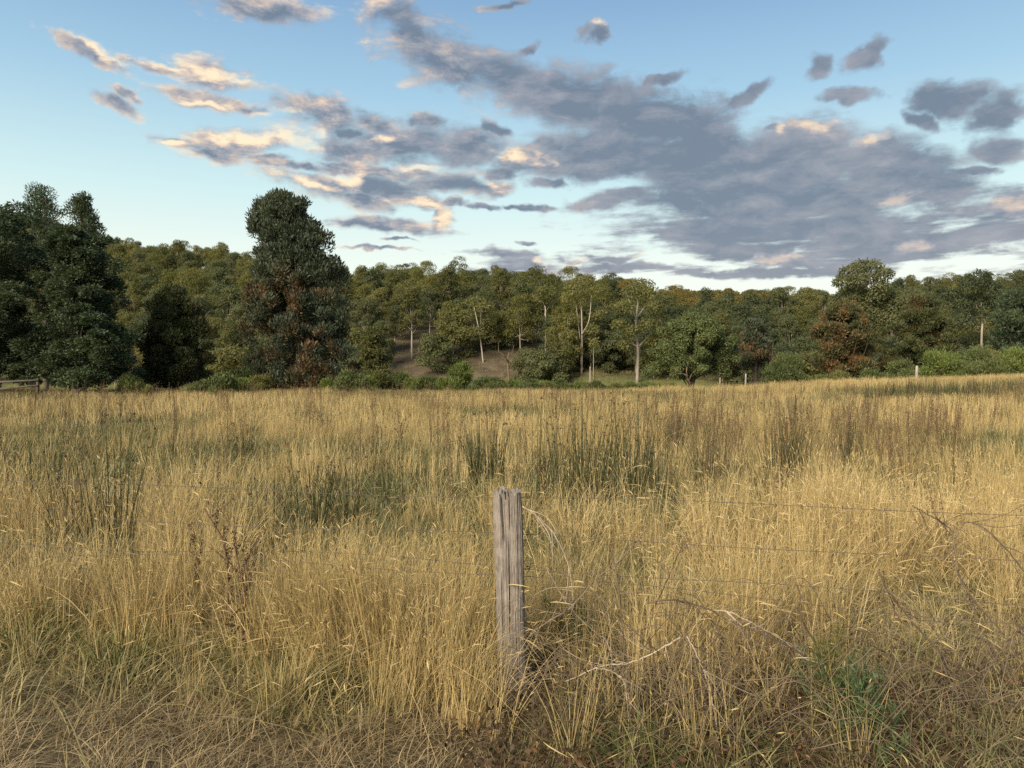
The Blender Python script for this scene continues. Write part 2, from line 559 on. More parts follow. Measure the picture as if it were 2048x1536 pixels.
M['olive_leaf'] = leaf_mat('olive_leaf', (0.034, 0.044, 0.018), (0.062, 0.072, 0.026), (0.090, 0.098, 0.034), brown=(0.085, 0.055, 0.020), brown_amt=0.35, nscale=0.5, trans=0.15, vary=0.2)
M['green_leaf'] = leaf_mat('green_leaf', (0.060, 0.080, 0.028), (0.100, 0.122, 0.042), (0.145, 0.165, 0.056), nscale=0.5, trans=0.3, vary=0.35)
M['weed_leaf'] = leaf_mat('weed_leaf', (0.045, 0.072, 0.030), (0.080, 0.115, 0.046), (0.120, 0.150, 0.062), nscale=3.0, trans=0.2, vary=0.2)
M['bright_leaf'] = leaf_mat('bright_leaf', (0.080, 0.108, 0.028), (0.132, 0.165, 0.042), (0.190, 0.215, 0.062), nscale=0.7, trans=0.3, vary=0.3)
M['pale_bark'] = bark_mat('pale_bark', (0.16, 0.14, 0.105), (0.40, 0.35, 0.275), 1.4, 0.2)
M['dark_bark'] = bark_mat('dark_bark', (0.035, 0.028, 0.022), (0.10, 0.08, 0.06), 3.0, 0.2)
M['dead_wood'] = bark_mat('dead_wood', (0.15, 0.125, 0.10), (0.36, 0.32, 0.27), 6.0, 0.3)
M['bramble'] = bark_mat('bramble', (0.055, 0.038, 0.025), (0.20, 0.152, 0.100), 9.0, 0.6)
M['bramble_pale'] = bark_mat('bramble_pale', (0.20, 0.155, 0.11), (0.46, 0.385, 0.28), 9.0, 0.6)
M['dock_stem'] = bark_mat('dock_stem', (0.045, 0.022, 0.014), (0.13, 0.075, 0.045), 12.0, 0.4)
M['wire'] = bark_mat('wire', (0.06, 0.045, 0.035), (0.15, 0.12, 0.10), 40.0, 1.0, rough=0.6)
M['straw'] = blade_mat('straw', [(0.0, (0.175, 0.140, 0.054)), (0.25, (0.285, 0.214, 0.084)), (0.6, (0.405, 0.303, 0.126)), (1.0, (0.56, 0.445, 0.225))], trans=0.16)
M['thatch'] = blade_mat('thatch', [(0.0, (0.095, 0.068, 0.034)), (0.35, (0.215, 0.158, 0.080)), (0.75, (0.345, 0.265, 0.140)), (1.0, (0.52, 0.43, 0.26))], trans=0.12)
M['herb'] = blade_mat('herb', [(0.0, (0.075, 0.090, 0.030)), (0.35, (0.14, 0.14, 0.055)), (0.65, (0.24, 0.20, 0.085)), (1.0, (0.33, 0.26, 0.115))], trans=0.18)
M['green_blade'] = blade_mat('green_blade', [(0.0, (0.055, 0.080, 0.022)), (0.4, (0.12, 0.145, 0.040)), (0.75, (0.24, 0.225, 0.080)), (1.0, (0.42, 0.34, 0.16))], spread=1.0)
M['rush'] = blade_mat('rush', [(0.0, (0.024, 0.034, 0.014)), (0.6, (0.052, 0.062, 0.024)), (0.85, (0.13, 0.115, 0.045)), (1.0, (0.22, 0.16, 0.07))], trans=0.1, spread=1.0)
M['weed'] = blade_mat('weed', [(0.0, (0.062, 0.040, 0.022)), (0.5, (0.125, 0.082, 0.042)), (1.0, (0.23, 0.160, 0.080))], trans=0.15)
M['litter'] = blade_mat('litter', [(0.0, (0.030, 0.021, 0.012)), (0.6, (0.070, 0.042, 0.021)), (1.0, (0.19, 0.088, 0.034))], trans=0.1)

# ground
ma, t, out = new_mat('meadow_soil')
geo_n = t.n('ShaderNodeNewGeometry')
P = geo_n.outputs['Position']
sp = t.n('ShaderNodeSeparateXYZ'); t.l(P, sp.inputs[0])
n1 = t.noise(P, 0.25, 4, 0.6); n2 = t.noise(P, 5.0, 5, 0.7); n3 = t.noise(P, 60.0, 3, 0.6)
field = t.ramp(t.math('ADD', t.math('MULTIPLY', n1.outputs[0], 0.5), t.math('MULTIPLY', n2.outputs[0], 0.5)),
               [(0.30, (0.035, 0.028, 0.015)), (0.5, (0.075, 0.058, 0.029)), (0.7, (0.14, 0.105, 0.050))])
field = t.mix(t.math('MULTIPLY', n3.outputs[0], 0.5), field, (0.09, 0.075, 0.035))
bank = t.ramp(t.math('ADD', t.math('MULTIPLY', n2.outputs[0], 0.4), t.math('MULTIPLY', t.noise(P, 0.5, 4, 0.6).outputs[0], 0.6)),
              [(0.3, (0.050, 0.040, 0.024)), (0.46, (0.082, 0.062, 0.042)), (0.56, (0.105, 0.084, 0.056)), (0.66, (0.13, 0.125, 0.06))])
floor_ = t.ramp(n1.outputs[0], [(0.3, (0.045, 0.042, 0.022)), (0.7, (0.085, 0.070, 0.036))])
flat = t.ramp(n2.outputs[0], [(0.3, (0.075, 0.092, 0.032)), (0.7, (0.16, 0.16, 0.060))])
yy, xx = sp.outputs[1], sp.outputs[0]
c = t.mix(t.step(yy, 60, 80), field, floor_)
on_flat = t.math('MULTIPLY', t.step(yy, 76, 84), t.step(yy, 104, 112, 1, 0))
c = t.mix(on_flat, c, flat)
on_bank = t.math('MULTIPLY', t.math('MULTIPLY', t.step(yy, 97, 101), t.step(yy, 140, 155, 1, 0)), t.math('MULTIPLY', t.step(xx, -30, -22), t.step(xx, 5, 12, 1, 0)))
c = t.mix(on_bank, c, bank)
p = t.n('ShaderNodeBsdfPrincipled')
t.l(c, p.inputs['Base Color'])
p.inputs['Roughness'].default_value = 0.95
p.inputs['Specular IOR Level'].default_value = 0.1
bp = t.n('ShaderNodeBump'); bp.inputs['Strength'].default_value = 0.8; bp.inputs['Distance'].default_value = 0.03
t.l(n2.outputs[0], bp.inputs['Height']); t.l(bp.outputs[0], p.inputs['Normal'])
t.l(p.outputs[0], out.inputs[0])
M['soil'] = ma

# ------------------------------------------------------------------ ground sheet
gy = np.concatenate([-np.geomspace(400, 4, 14), np.arange(-3, 12, 0.12), np.geomspace(12, 60, 60)[1:], np.geomspace(60, 300, 90)[1:], np.geomspace(300, 3000, 26)[1:]])
gx = np.concatenate([-np.geomspace(2500, 6, 70), np.arange(-5.8, 5.9, 0.14), np.geomspace(6, 2500, 70)])
X, Y = np.meshgrid(gx, gy)
Z = H(X, Y)
V = np.stack([X, Y, Z], -1).reshape(-1, 3)
nx, ny = len(gx), len(gy)
i = np.arange(ny - 1)[:, None] * nx; j = np.arange(nx - 1)[None]
Q = np.stack([i + j, i + j + 1, i + nx + j + 1, i + nx + j], -1).reshape(-1, 4)
ground = link('ground', build_mesh('ground', V, [Q], M['soil'], smooth=True))
tag(ground, 'dry meadow ground running back to the wooded hill', None, None, 'structure')


# ------------------------------------------------------------------ foliage
def leaf_quads(geo, C, R, n, L, Wd, style='round', up=0.25, fill=0.6, flat_n=0.7, seed=0, tints=None):
    r = np.random.default_rng(seed)
    C = np.asarray(C, float); K = len(C)
    R = np.asarray(R, float)
    if R.ndim == 1: R = np.stack([R, R, R * 0.75], -1)
    idx = np.repeat(np.arange(K), n) if np.isscalar(n) else np.repeat(np.arange(K), n)
    N = len(idx)
    d = r.normal(size=(N, 3)); d = unit(d); d[:, 2] = d[:, 2] * 0.85 + up; d = unit(d)
    rad = fill + (1.06 - fill) * r.random(N) ** 0.6
    p = C[idx] + d * R[idx] * rad[:, None]
    if style == 'up':
        a = unit(d * 0.55 + np.array([0, 0, 0.75]) + r.normal(size=(N, 3)) * 0.38)
    elif style == 'droop':
        a = unit(d * 0.35 + np.array([0, 0, -0.55]) + r.normal(size=(N, 3)) * 0.5)
    elif style == 'tier':
        dd = d.copy(); dd[:, 2] *= 0.2
        a = unit(dd + r.normal(size=(N, 3)) * 0.35 + np.array([0, 0, -0.05]))
    else:
        a = unit(d * 0.2 + r.normal(size=(N, 3)))
    nn = unit(d + np.array([0, 0, 0.25]) + r.normal(size=(N, 3)) * flat_n)
    s = unit(np.cross(a, nn))
    l = L * (0.6 + 0.8 * r.random(N))[:, None]; w = Wd * (0.6 + 0.8 * r.random(N))[:, None]
    V = np.stack([p, p + a * l * 0.45 + s * w * 0.5, p + a * l, p + a * l * 0.45 - s * w * 0.5], 1).reshape(-1, 3)
    Q = np.arange(4 * N).reshape(-1, 4)
    tl = r.random(N) * 0.7 + (r.random(K)[idx] * 0.3 if tints is None else np.asarray(tints)[idx] * 0.3)
    geo.add(V, Q, None, np.repeat(tl, 4))


def limbs(geo, base_pts, base_r, targets, seed=0, r0=0.45, sag=0.15):
    """trunk along base_pts, then a limb from the trunk to each target"""
    r = np.random.default_rng(seed)
    B = curve_pts(base_pts, 14)
    n = len(B)
    tube(geo, B, np.linspace(base_r, base_r * 0.35, n) * np.where(np.arange(n) == 0, 1.35, 1.0), 8, 0.5)
    for tg in targets:
        tg = np.asarray(tg, float)
        k = int(np.clip(n * (r0 + (0.95 - r0) * r.random()), 1, n - 2))
        while k > 1 and B[k][2] > tg[2] - 0.2: k -= 1
        s = B[k]
        midp = s * 0.45 + tg * 0.55 + np.array([0, 0, -sag * np.linalg.norm(tg - s) * (0.4 + r.random())]) + r.normal(size=3) * 0.05
        C = curve_pts([s, midp, tg], 6)
        rr = base_r * 0.38 * (0.7 + 0.5 * r.random())
        tube(geo, C, np.linspace(rr, rr * 0.3, len(C)), 5, r.random())


def thing(name, label, cat, loc, rz=0.0, group=None, scale=None):
    o = bpy.data.objects.new(name, None)
    COL.objects.link(o)
    o.location = loc; o.rotation_euler = (0, 0, rz)
    o.empty_display_size = 0.3
    if scale is not None: o.scale = scale if hasattr(scale, '__len__') else (scale,) * 3
    return tag(o, label, cat, group)


def dup(root, loc, rz, scale, label=None, group=None):
    r = root.copy(); COL.objects.link(r)
    r.location = loc; r.rotation_euler = (0, 0, rz); r.scale = scale
    if label: r['label'] = label
    if group: r['group'] = group
    for ch in list(root.children):
        c = ch.copy(); COL.objects.link(c); c.parent = r
    return r


# --- gum trees of the forest (prototypes) ---
def gum_meshes(seed, h, spread, nclump, mat, bark, low=0.45, leafL=0.75, leafW=0.42, per=150, bare=False):
    r = np.random.default_rng(seed)
    C = []; R = []
    for k in range(nclump):
        t_ = low + (1 - low) * ((k + 0.5) / nclump) ** 0.8
        ang_ = k * 2.4 + r.random() * 0.8
        prof = math.sin(math.pi * min(1, 0.25 + 0.72 * (t_ - low) / (1 - low))) ** 0.7
        rad = spread * prof * (0.35 + 0.65 * r.random())
        C.append((rad * math.cos(ang_), rad * math.sin(ang_), h * t_ * (0.9 + 0.07 * r.random())))
        R.append(spread * (0.26 + 0.26 * r.random() ** 1.3))
    C = np.array(C); R = np.array(R)
    g = Geo()
    leaf_quads(g, C, np.stack([R, R, R * 0.62], -1), per, leafL, leafW, 'droop', up=0.36, fill=0.68, flat_n=0.28, seed=seed)
    crown = g.mesh('gum_crown', mat)
    g = Geo()
    lean = r.normal(size=2) * h * 0.03
    limbs(g, [(0, 0, -1.0), (lean[0] * 0.3, lean[1] * 0.3, h * 0.3), (lean[0], lean[1], h * 0.72)], h * 0.0115, C, seed, 0.45)
    trunk = g.mesh('gum_trunk', bark, smooth=True)
    return trunk, crown



KINDS = [('olive', 'gum_leaf'), ('grey green', 'gum_leaf_grey'), ('yellow green', 'gum_leaf_yellow'), ('dark green', 'gum_leaf_dark'), ('olive', 'gum_leaf'), ('yellow green', 'gum_leaf_yellow'),
         ('olive', 'gum_leaf'), ('dark green', 'gum_leaf_dark'), ('grey green', 'gum_leaf_grey'), ('olive', 'gum_leaf')]
PROTO = []
for k in range(10):
    hh = 8.0 + 3.2 * rng.random()
    broad = k % 3 != 1
    hh *= 1.0 if broad else 1.15
    PROTO.append((gum_meshes(100 + k, hh, (2.6 if broad else 1.9) + 0.7 * rng.random(), int(14 + rng.integers(0, 8)), M[KINDS[k][1]], M['pale_bark'], low=0.24 + 0.18 * rng.random(), leafL=0.38, leafW=0.12, per=320),
                  KINDS[k][0], 'broad' if broad else 'narrow'))
SUN_TINT = [(gum_meshes(150 + k, 10, 3.8, 12, M['gum_leaf_sun_tint'], M['pale_bark'], low=0.2, leafL=0.36, leafW=0.19, per=420), 'sunlight-tinted', 'broad') for k in range(2)]
SKYLINE = [(gum_meshes(170 + k, 15, 4.6, 9 + k, M['gum_leaf_grey'] if k == 1 else M['gum_leaf'], M['pale_bark'], low=0.50, leafL=0.38, leafW=0.18, per=380), 'olive', 'open crowned') for k in range(3)]


def tree_from(meshes, label, cat, loc, rz, scale, group, name='gum_tree'):
    root = thing(name, label, cat, loc, rz, group, scale)
    link('trunk', meshes[0], root)
    link('crown', meshes[1], root)
    return root


def clear_spot(x, y):
    if y < 111 and -11 < x < 24: return False
    if y < 118 and -18 < x < 3: return False
    return True


COLS = [(230, 'behind the oaks'), (480, 'above the squat cypress'), (720, 'behind the tall blackwood'), (850, 'above the rounded wattle'), (980, 'above the bank, left'),
        (1110, 'above the bank, right'), (1210, 'behind the slim white gum'), (1330, 'behind the forked gum'), (1480, 'behind the willow'), (1620, 'behind the round bush'),
        (1760, 'behind the rusty cypress'), (1900, 'behind the green cypress'), (99999, 'behind the bush row')]
ROWS = [(125, 'at hill foot'), (155, 'on low slope'), (190, 'on middle slope'), (9999, 'on upper slope')]
spots = []
row = 104.0
while row < 300:
    step = 4.9 + (row - 104) * 0.010
    half = row * 0.70 + 8
    for x in np.arange(-half, half, step * 1.1):
        xx_ = x + (rng.random() - 0.5) * step * 0.95; yy_ = row + (rng.random() - 0.5) * step * 0.9
        if clear_spot(xx_, yy_):
            spots.append((xx_, yy_))
    row += step * (1.10 + (row - 104) * 0.004)
spots.sort(key=lambda q: q[1])
roots = {}
far_pts = []
single = 0
for (x, y) in spots:
    u = x / y
    pxx = 1024 + u * F_PX
    if u > 0.09 and u < 0.42 and y > 175 and rng.random() < 0.75:  # right-hand ridge: gums with evening sun painted into their foliage
        key = ('g', int(rng.integers(0, 2))); src = SUN_TINT[key[1]]
    else:
        k = int(rng.integers(0, 10))
        if u > 0.12 and y < 210 and rng.random() < 0.55: k = (3, 7)[int(rng.integers(0, 2))]
        key = ('p', k); src = PROTO[k]
    s = (0.72 + 0.45 * rng.random()) * (0.80 + 0.20 * ss(104, 140, y))
    loc = (x, y, float(H(x, y)) - 0.2)
    rz = rng.random() * 6.28
    if single >= 300 or y > 235:
        far_pts.append((loc, rz, s, key)); continue
    lab = '%s %s gum %s %s' % (src[2], src[1], next(n for lim, n in ROWS if y < lim), next(n for lim, n in COLS if pxx < lim))
    sc_ = (s * (0.92 + 0.2 * rng.random()), s * (0.92 + 0.2 * rng.random()), s)
    if key not in roots:
        roots[key] = tree_from(src[0], lab, 'tree', loc, rz, sc_, 'gums covering the wooded hill')
    else:
        dup(roots[key], loc, rz, sc_, lab, 'gums covering the wooded hill')
    single += 1
print('single gums', single, 'far', len(far_pts))


def joined(tr, cr, name):
    """trunk and crown of a far gum in one mesh"""
    vs = []; qs = []; ts = []; tint = []; off = 0; mats = []
    mi_q = []; mi_t = []
    for k, me in enumerate((tr, cr)):
        v = np.empty(len(me.vertices) * 3, np.float32); me.vertices.foreach_get('co', v); vs.append(v.reshape(-1, 3))
        a = np.empty(len(me.vertices), np.float32); me.attributes['tint'].data.foreach_get('value', a); tint.append(a)
        lt = np.empty(len(me.polygons), np.int32); me.polygons.foreach_get('loop_total', lt)
        li = np.empty(len(me.loops), np.int32); me.loops.foreach_get('vertex_index', li)
        nq = int((lt == 4).sum())                       # quads come first in these meshes
        q = li[:nq * 4].reshape(-1, 4) + off; qs.append(q); mi_q.append(np.full(len(q), k))
        t3 = li[nq * 4:].reshape(-1, 3) + off
        if len(t3): ts.append(t3); mi_t.append(np.full(len(t3), k))
        off += len(me.vertices)
    g_ = [np.concatenate(qs)] + ([np.concatenate(ts)] if ts else [])
    m_ = build_mesh(name, np.concatenate(vs), g_, None, {'tint': np.concatenate(tint)})
    m_.materials.append(tr.materials[0]); m_.materials.append(cr.materials[0])
    m_.polygons.foreach_set('material_index', np.concatenate(mi_q + mi_t).astype(np.int32))
    return m_


FAR_FOREST = (far_pts, [joined(*p[0], 'far_gum') for p in PROTO + SUN_TINT])

# tall gums that break the skyline, each where the photograph shows it
for k, (px_, top_, d_, where) in enumerate([
        (762, 525, 262, 'leftmost of those just right of the tall blackwood'), (815, 520, 255, 'with a wide flat top above the rounded wattle'), (852, 516, 258, 'the pointed one left of the twin domes'),
        (918, 514, 256, 'a clear dome standing alone above the earth bank'), (1066, 530, 250, 'dense and wide above the right half of the earth bank'), (1140, 527, 250, 'a lacy dome above the slim white stemmed gum'),
        (1170, 548, 256, 'a small one just right of the lacy dome'), (1222, 540, 250, 'with a ragged gold tinged top behind the forked gum'), (1262, 552, 258, 'a thin one right of the ragged gold tinged top'),
        (1035, 545, 262, 'low between the lone dome and the dense wide one'), (340, 490, 285, 'on the high shoulder above the squat cypress'), (420, 498, 285, 'the tiny one on the high shoulder left of the blackwood'),
        (1900, 545, 230, 'above the long row of bushes'), (2010, 540, 230, 'near the photo edge above the long row of bushes'), (1575, 568, 270, 'a little gold tree on the low ridge right of the willow')]):
    x = px_at(px_, d_); z0 = float(H(x, d_)) - 0.3
    hh = max(7.0, at(px_, top_, d_)[2] - z0)
    src = SKYLINE[k % 3]
    sz = hh / (15 * 1.02)
    wz = min(max(sz, 0.62), 1.15)
    tree_from(src[0], 'tall gum breaking the skyline, ' + where, 'tree', (x, d_, z0), rng.random() * 6.28, (wz, wz, sz), 'tall gums breaking the skyline')

# low dark wattles that hide the feet of the forest
UNDER = [gum_meshes(190 + k, 5.0, 2.6, 14, M[('gum_leaf_dark', 'gum_leaf', 'gum_leaf_grey')[k]], M['dark_bark'], low=0.08, leafL=0.30, leafW=0.13, per=460) for k in range(3)]
for k, (px_, d_, s_, where) in enumerate([
        (868, 112, 1.15, 'on the left part of the earth bank'), (905, 118, 1.25, 'behind another on the left part of the earth bank'), (1055, 108, 1.0, 'on the right end of the earth bank'), (1085, 104, 1.15, 'the nearest at the right end of the earth bank'),
        (1118, 108, 1.1, 'left of the slim white stemmed gum'), (1215, 112, 1.2, 'in the deep shade left of the forked gum'), (1240, 116, 1.2, 'in the deep shade just behind the forked gum'), (1330, 108, 1.3, 'between forked gum and willow'),
        (1145, 114, 1.3, 'behind the slim white stemmed gum'), (985, 122, 1.1, 'at the top of the earth bank'), (1030, 126, 1.2, 'above the broken dead gum'), (745, 96, 1.3, 'beside the rounded wattle'), (700, 100, 1.4, 'right behind the blackwood'),
        (460, 88, 1.35, 'in the gap between cypress and blackwood'), (425, 96, 1.4, 'at the right side of the squat cypress'), (1560, 104, 1.4, 'behind the round meadow bush'), (1610, 98, 1.3, 'left of the rusty cypress'), (1770, 90, 1.3, 'between the two cypresses'),
        (1905, 94, 1.4, 'right of the green cypress'), (1975, 92, 1.3, 'behind the middle of the long bushes'), (1480, 108, 1.3, 'right of the willow'), (1270, 120, 1.2, 'right behind the trunk of the forked gum')]):
    x = px_at(px_, d_)
    tree_from(UNDER[k % 3], 'low bushy wattle ' + where, 'tree', (x, d_, float(H(x, d_)) - 0.2), rng.random() * 6.28, s_, 'low wattles at the forest foot', 'wattle_tree')


# --- the distinct gums in front of the forest ---
def pale_gum(px, base_py, top_py, d, label, trunk_pts, clumps, seed, mat='gum_leaf', r=0.28, per=420, name='gum_tree', bark='pale_bark', leaf=(0.36, 0.17)):
    """trunk_pts: lists of (px, py) polylines (first one is the trunk); clumps: (px, py, r_px)"""
    x = px_at(px, d)
    z0 = float(H(x, d))
    root = thing(name, label, 'tree', (x, d, z0))
    rr = np.random.default_rng(seed)
    g = Geo()
    for q, pts in enumerate(trunk_pts):
        Pp = np.array([at(a, b, d + (0 if q == 0 else rr.normal() * 1.2)) for a, b in pts]) - np.array([x, d, z0])
        if q == 0: Pp[0] = (Pp[0][0], Pp[0][1], -0.5)
        else: Pp[0][1] = 0.0
        C = curve_pts(Pp, 12)
        k = r * 0.44 if q == 0 else r * 0.22
        tube(g, C, np.linspace(k, k * 0.4, len(C)), 7, rr.random())
    link('trunk', g.mesh('trunk', M[bark], True), root)
    if clumps:
        C = []; R = []
        for (a, b, rp) in clumps:
            c_ = at(a, b, d + rr.normal() * 1.5) - np.array([x, d, z0])
            C.append(c_); R.append(rp / F_PX * d)
        g = Geo()
        R = np.array(R)
        leaf_quads(g, C, np.stack([R, R, R * 0.7], -1), per, leaf[0], leaf[1], 'droop', 0.34, 0.55, 0.35, seed)
        link('crown', g.mesh('crown', M[mat]), root)
    return root


pale_gum(1275, 745, 560, 104, 'large forked gum with a pale trunk standing on the mown flat', [[(1274, 745), (1276, 700), (1272, 655), (1276, 600)], [(1275, 697), (1262, 685), (1256, 676)], [(1277, 695), (1290, 680), (1298, 672)],
    [(1275, 640), (1288, 615), (1300, 595)], [(1274, 640), (1262, 612), (1255, 590)]],
    [(1300, 590, 24), (1262, 585, 22), (1285, 572, 24), (1310, 615, 20), (1250, 615, 18), (1320, 640, 20), (1240, 650, 18), (1295, 650, 18), (1262, 662, 16), (1310, 680, 18), (1248, 690, 14), (1330, 665, 16)], 11, r=0.55)
pale_gum(1160, 730, 560, 110, 'tall gum with a cluster of slim white stems left of the forked gum', [[(1163, 732), (1164, 690), (1163, 620), (1158, 580)], [(1160, 730), (1161, 690), (1152, 610), (1145, 580)],
    [(1164, 670), (1178, 640), (1183, 590)], [(1163, 665), (1172, 655), (1178, 645)]],
    [(1150, 575, 22), (1172, 565, 24), (1190, 585, 20), (1138, 595, 18), (1165, 600, 20), (1195, 630, 18), (1145, 640, 20), (1185, 660, 16), (1138, 670, 18), (1150, 700, 16)], 12, r=0.38)
pale_gum(1090, 680, 570, 120, 'gum with a white forked top showing in the middle of the slope', [[(1091, 690), (1091, 630), (1090, 612)], [(1091, 626), (1098, 612), (1106, 600)], [(1090, 615), (1086, 605), (1086, 598)]],
    [(1075, 600, 20), (1105, 590, 20), (1090, 585, 20), (1070, 640, 18), (1108, 640, 20), (1092, 660, 18)], 13, r=0.34)
pale_gum(967, 728, 600, 116, 'gum on a leaning white trunk beside the bare earth bank', [[(967, 728), (963, 695), (956, 650), (948, 615)], [(960, 650), (962, 630), (962, 612)]],
    [(950, 605, 22), (970, 615, 20), (935, 630, 18), (975, 645, 18), (952, 665, 20), (985, 670, 18), (930, 665, 18)], 14, r=0.30)
pale_gum(1018, 740, 650, 108, 'broken reddish dead gum leaning on the bare earth bank', [[(1018, 742), (1016, 722), (1018, 705)], [(1017, 722), (1008, 712), (1000, 703)], [(1017, 715), (1024, 705), (1028, 690)], [(1017, 726), (1010, 718), (1004, 716)]], [], 15, r=0.30, name='dead_tree', bark='bramble')
pale_gum(780, 685, 630, 122, 'straight pale dead trunk with short stubs above the earth bank', [[(780, 690), (780, 655), (780, 630)], [(780, 645), (784, 641), (786, 639)]], [], 16, r=0.30, name='dead_tree')
pale_gum(824, 692, 655, 118, 'small white forked dead trunk standing on the bare earth bank', [[(824, 694), (824, 672), (823, 662)], [(824, 668), (829, 663), (832, 656)]], [], 17, r=0.24, name='dead_tree')
pale_gum(1187, 726, 675, 106, 'slender young tree with a small tuft of leaves beside the forest shade', [[(1187, 728), (1187, 700), (1188, 682)]], [(1188, 682, 9), (1190, 690, 7), (1184, 688, 7)], 18, r=0.12, per=120)
pale_gum(1726, 640, 520, 96, 'tall dark gum with an open crown above the brown cypress', [[(1700, 740), (1702, 680), (1712, 610), (1722, 570)], [(1702, 640), (1722, 600), (1740, 575)], [(1703, 640), (1690, 600), (1685, 575)], [(1722, 590), (1745, 570), (1760, 555)]],
    [(1700, 545, 22), (1722, 533, 20), (1745, 535, 22), (1768, 548, 18), (1685, 565, 18), (1735, 560, 18), (1710, 585, 22), (1750, 592, 22), (1680, 600, 20), (1778, 590, 20), (1800, 605, 22), (1720, 620, 24), (1690, 635, 20), (1830, 600, 20), (1780, 640, 24), (1840, 640, 24), (1700, 600, 22), (1735, 605, 24), (1765, 575, 20), (1765, 610, 22), (1715, 560, 20), (1750, 630, 24), (1790, 615, 22), (1670, 620, 18), (1810, 640, 22)], 19, mat='gum_leaf_grey', r=0.42, per=520)
pale_gum(1955, 690, 540, 104, 'tall dark gum with pale limbs rising near the field\'s right edge', [[(1963, 745), (1963, 680), (1965, 640), (1962, 600)], [(1964, 640), (1975, 610), (1978, 585)], [(1963, 660), (1948, 640), (1940, 630)], [(1964, 650), (1956, 620), (1950, 600)]],
    [(1960, 555, 22), (1938, 572, 20), (1980, 575, 20), (1950, 600, 22), (1985, 605, 18), (1925, 610, 20), (1965, 625, 20), (1930, 645, 20), (1905, 590, 18), (2000, 600, 18), (1900, 640, 18)], 20, mat='gum_leaf_dark', r=0.42, per=520)


# --- big near trees ---
def near_tree(px, d, label, name, clumps, per, leaf, style, mat, seed, trunk_top_py, bark='dark_bark', r=0.25, up=0.25, fill=0.45, vert=0.8, flat_n=0.7, depth=1.0, lean=0.0, cat='tree'):
    """clumps: (px, py, r_px, dy) where dy is metres towards (-) or away from the camera"""
    x = px_at(px, d)
    z0 = float(H(x, d))
    root = thing(name, label, cat, (x, d, z0))
    C = []; R = []
    for (a, b, rp, dy) in clumps:
        C.append(at(a, b, d + dy) - np.array([x, d, z0])); R.append(rp / F_PX * (d + dy))
    C = np.array(C); R = np.array(R)
    g = Geo()
    leaf_quads(g, C, np.stack([R, R * depth, R * vert], -1), per, leaf[0], leaf[1], style, up, fill, flat_n, seed)
    link('crown', g.mesh('crown', M[mat]), root)
    g = Geo()
    top = at(px + lean, trunk_top_py, d) - np.array([x, d, z0])
    rr = np.random.default_rng(seed)
    tg = C[rr.permutation(len(C))[:min(24, len(C))]]
    limbs(g, [(0, 0, -0.4), (top[0] * 0.35 + 0.1, top[1] * 0.4, top[2] * 0.4), (top[0], top[1], top[2])], r, tg, seed, 0.15, 0.05)
    link('trunk', g.mesh('trunk', M[bark], True), root)
    return root


def fill_outline(left, right, y0, y1, n, rp, seed, d_half, jitter=0.2, ragged=0.0):
    """clumps filling an outline given as (py, left px) and (py, right px) profiles, with real depth"""
    r = np.random.default_rng(seed)
    out_ = []
    L = np.array(left, float); Rr = np.array(right, float)
    ys = y0 + (y1 - y0) * (np.arange(n) + r.random(n)) / n
    for y in ys:
        a = np.interp(y, L[:, 0], L[:, 1]); b = np.interp(y, Rr[:, 0], Rr[:, 1])
        hw = max(4.0, (b - a) / 2)
        rad = rp * (0.7 + 0.6 * r.random())
        rad = min(rad, hw)
        th = r.random() * 2 * math.pi
        q = math.sqrt(r.random()) ** (0.75 if hw > 40 else 1.3)
        if r.random() < 0.3: q *= 0.5
        inner = max(0.0, hw - rad * (0.75 - ragged * r.random()))
        cx = (a + b) / 2 + math.cos(th) * q * inner
        dy = math.sin(th) * q * d_half * inner / max(hw, 1) * min(1.0, hw / ((Rr[:, 1].max() - L[:, 1].min()) / 2))
        out_.append((cx, y, rad, dy))
    return out_


# the tall blackwood standing alone left of centre
cl = fill_outline([(392, 556), (402, 532), (420, 508), (440, 498), (470, 500), (500, 506), (540, 498), (600, 485), (680, 480), (775, 490)],
                  [(392, 572), (402, 600), (415, 608), (450, 630), (490, 672), (520, 678), (560, 690), (640, 705), (700, 718), (775, 712)], 396, 772, 400, 15, 31, 3.4, ragged=0.85)
cl += fill_outline([(396, 540), (415, 508), (440, 497), (480, 500), (560, 500)], [(396, 594), (415, 610), (450, 632), (490, 668), (560, 688)], 398, 560, 130, 14, 44, 2.6, ragged=0.8)
near_tree(600, 56, 'tall blackwood standing alone, dark with rusty brown patches low in its crown', 'blackwood_tree', cl, 190, (0.28, 0.09), 'up', 'wattle_leaf', 31, 420, r=0.22, vert=0.95, fill=0.3, flat_n=0.9)
# the dark tree group on the left
cl = fill_outline([(380, 60), (410, 50), (450, 48), (520, 60)], [(380, 108), (400, 125), (450, 128), (520, 120)], 385, 520, 34, 17, 32, 1.8, ragged=0.5)
near_tree(92, 70, 'slim pine with a rounded top behind the big oaks, taller of two', 'pine_tree', cl, 260, (0.24, 0.08), 'up', 'dark_leaf', 32, 390, vert=1.0, fill=0.3)
cl = fill_outline([(395, 150), (420, 135), (470, 128), (520, 130)], [(395, 175), (430, 190), (460, 210), (520, 225)], 398, 520, 36, 16, 33, 1.8, ragged=0.5)
near_tree(165, 68, 'pointed pine behind the big oaks, shorter of two', 'pine_tree', cl, 260, (0.24, 0.08), 'up', 'dark_leaf', 33, 400, vert=1.0, fill=0.3)
cl = fill_outline([(410, -90), (450, -130), (600, -160), (770, -150)], [(410, 45), (440, 70), (500, 95), (600, 110), (770, 95)], 418, 766, 170, 24, 34, 5.0, ragged=0.5)
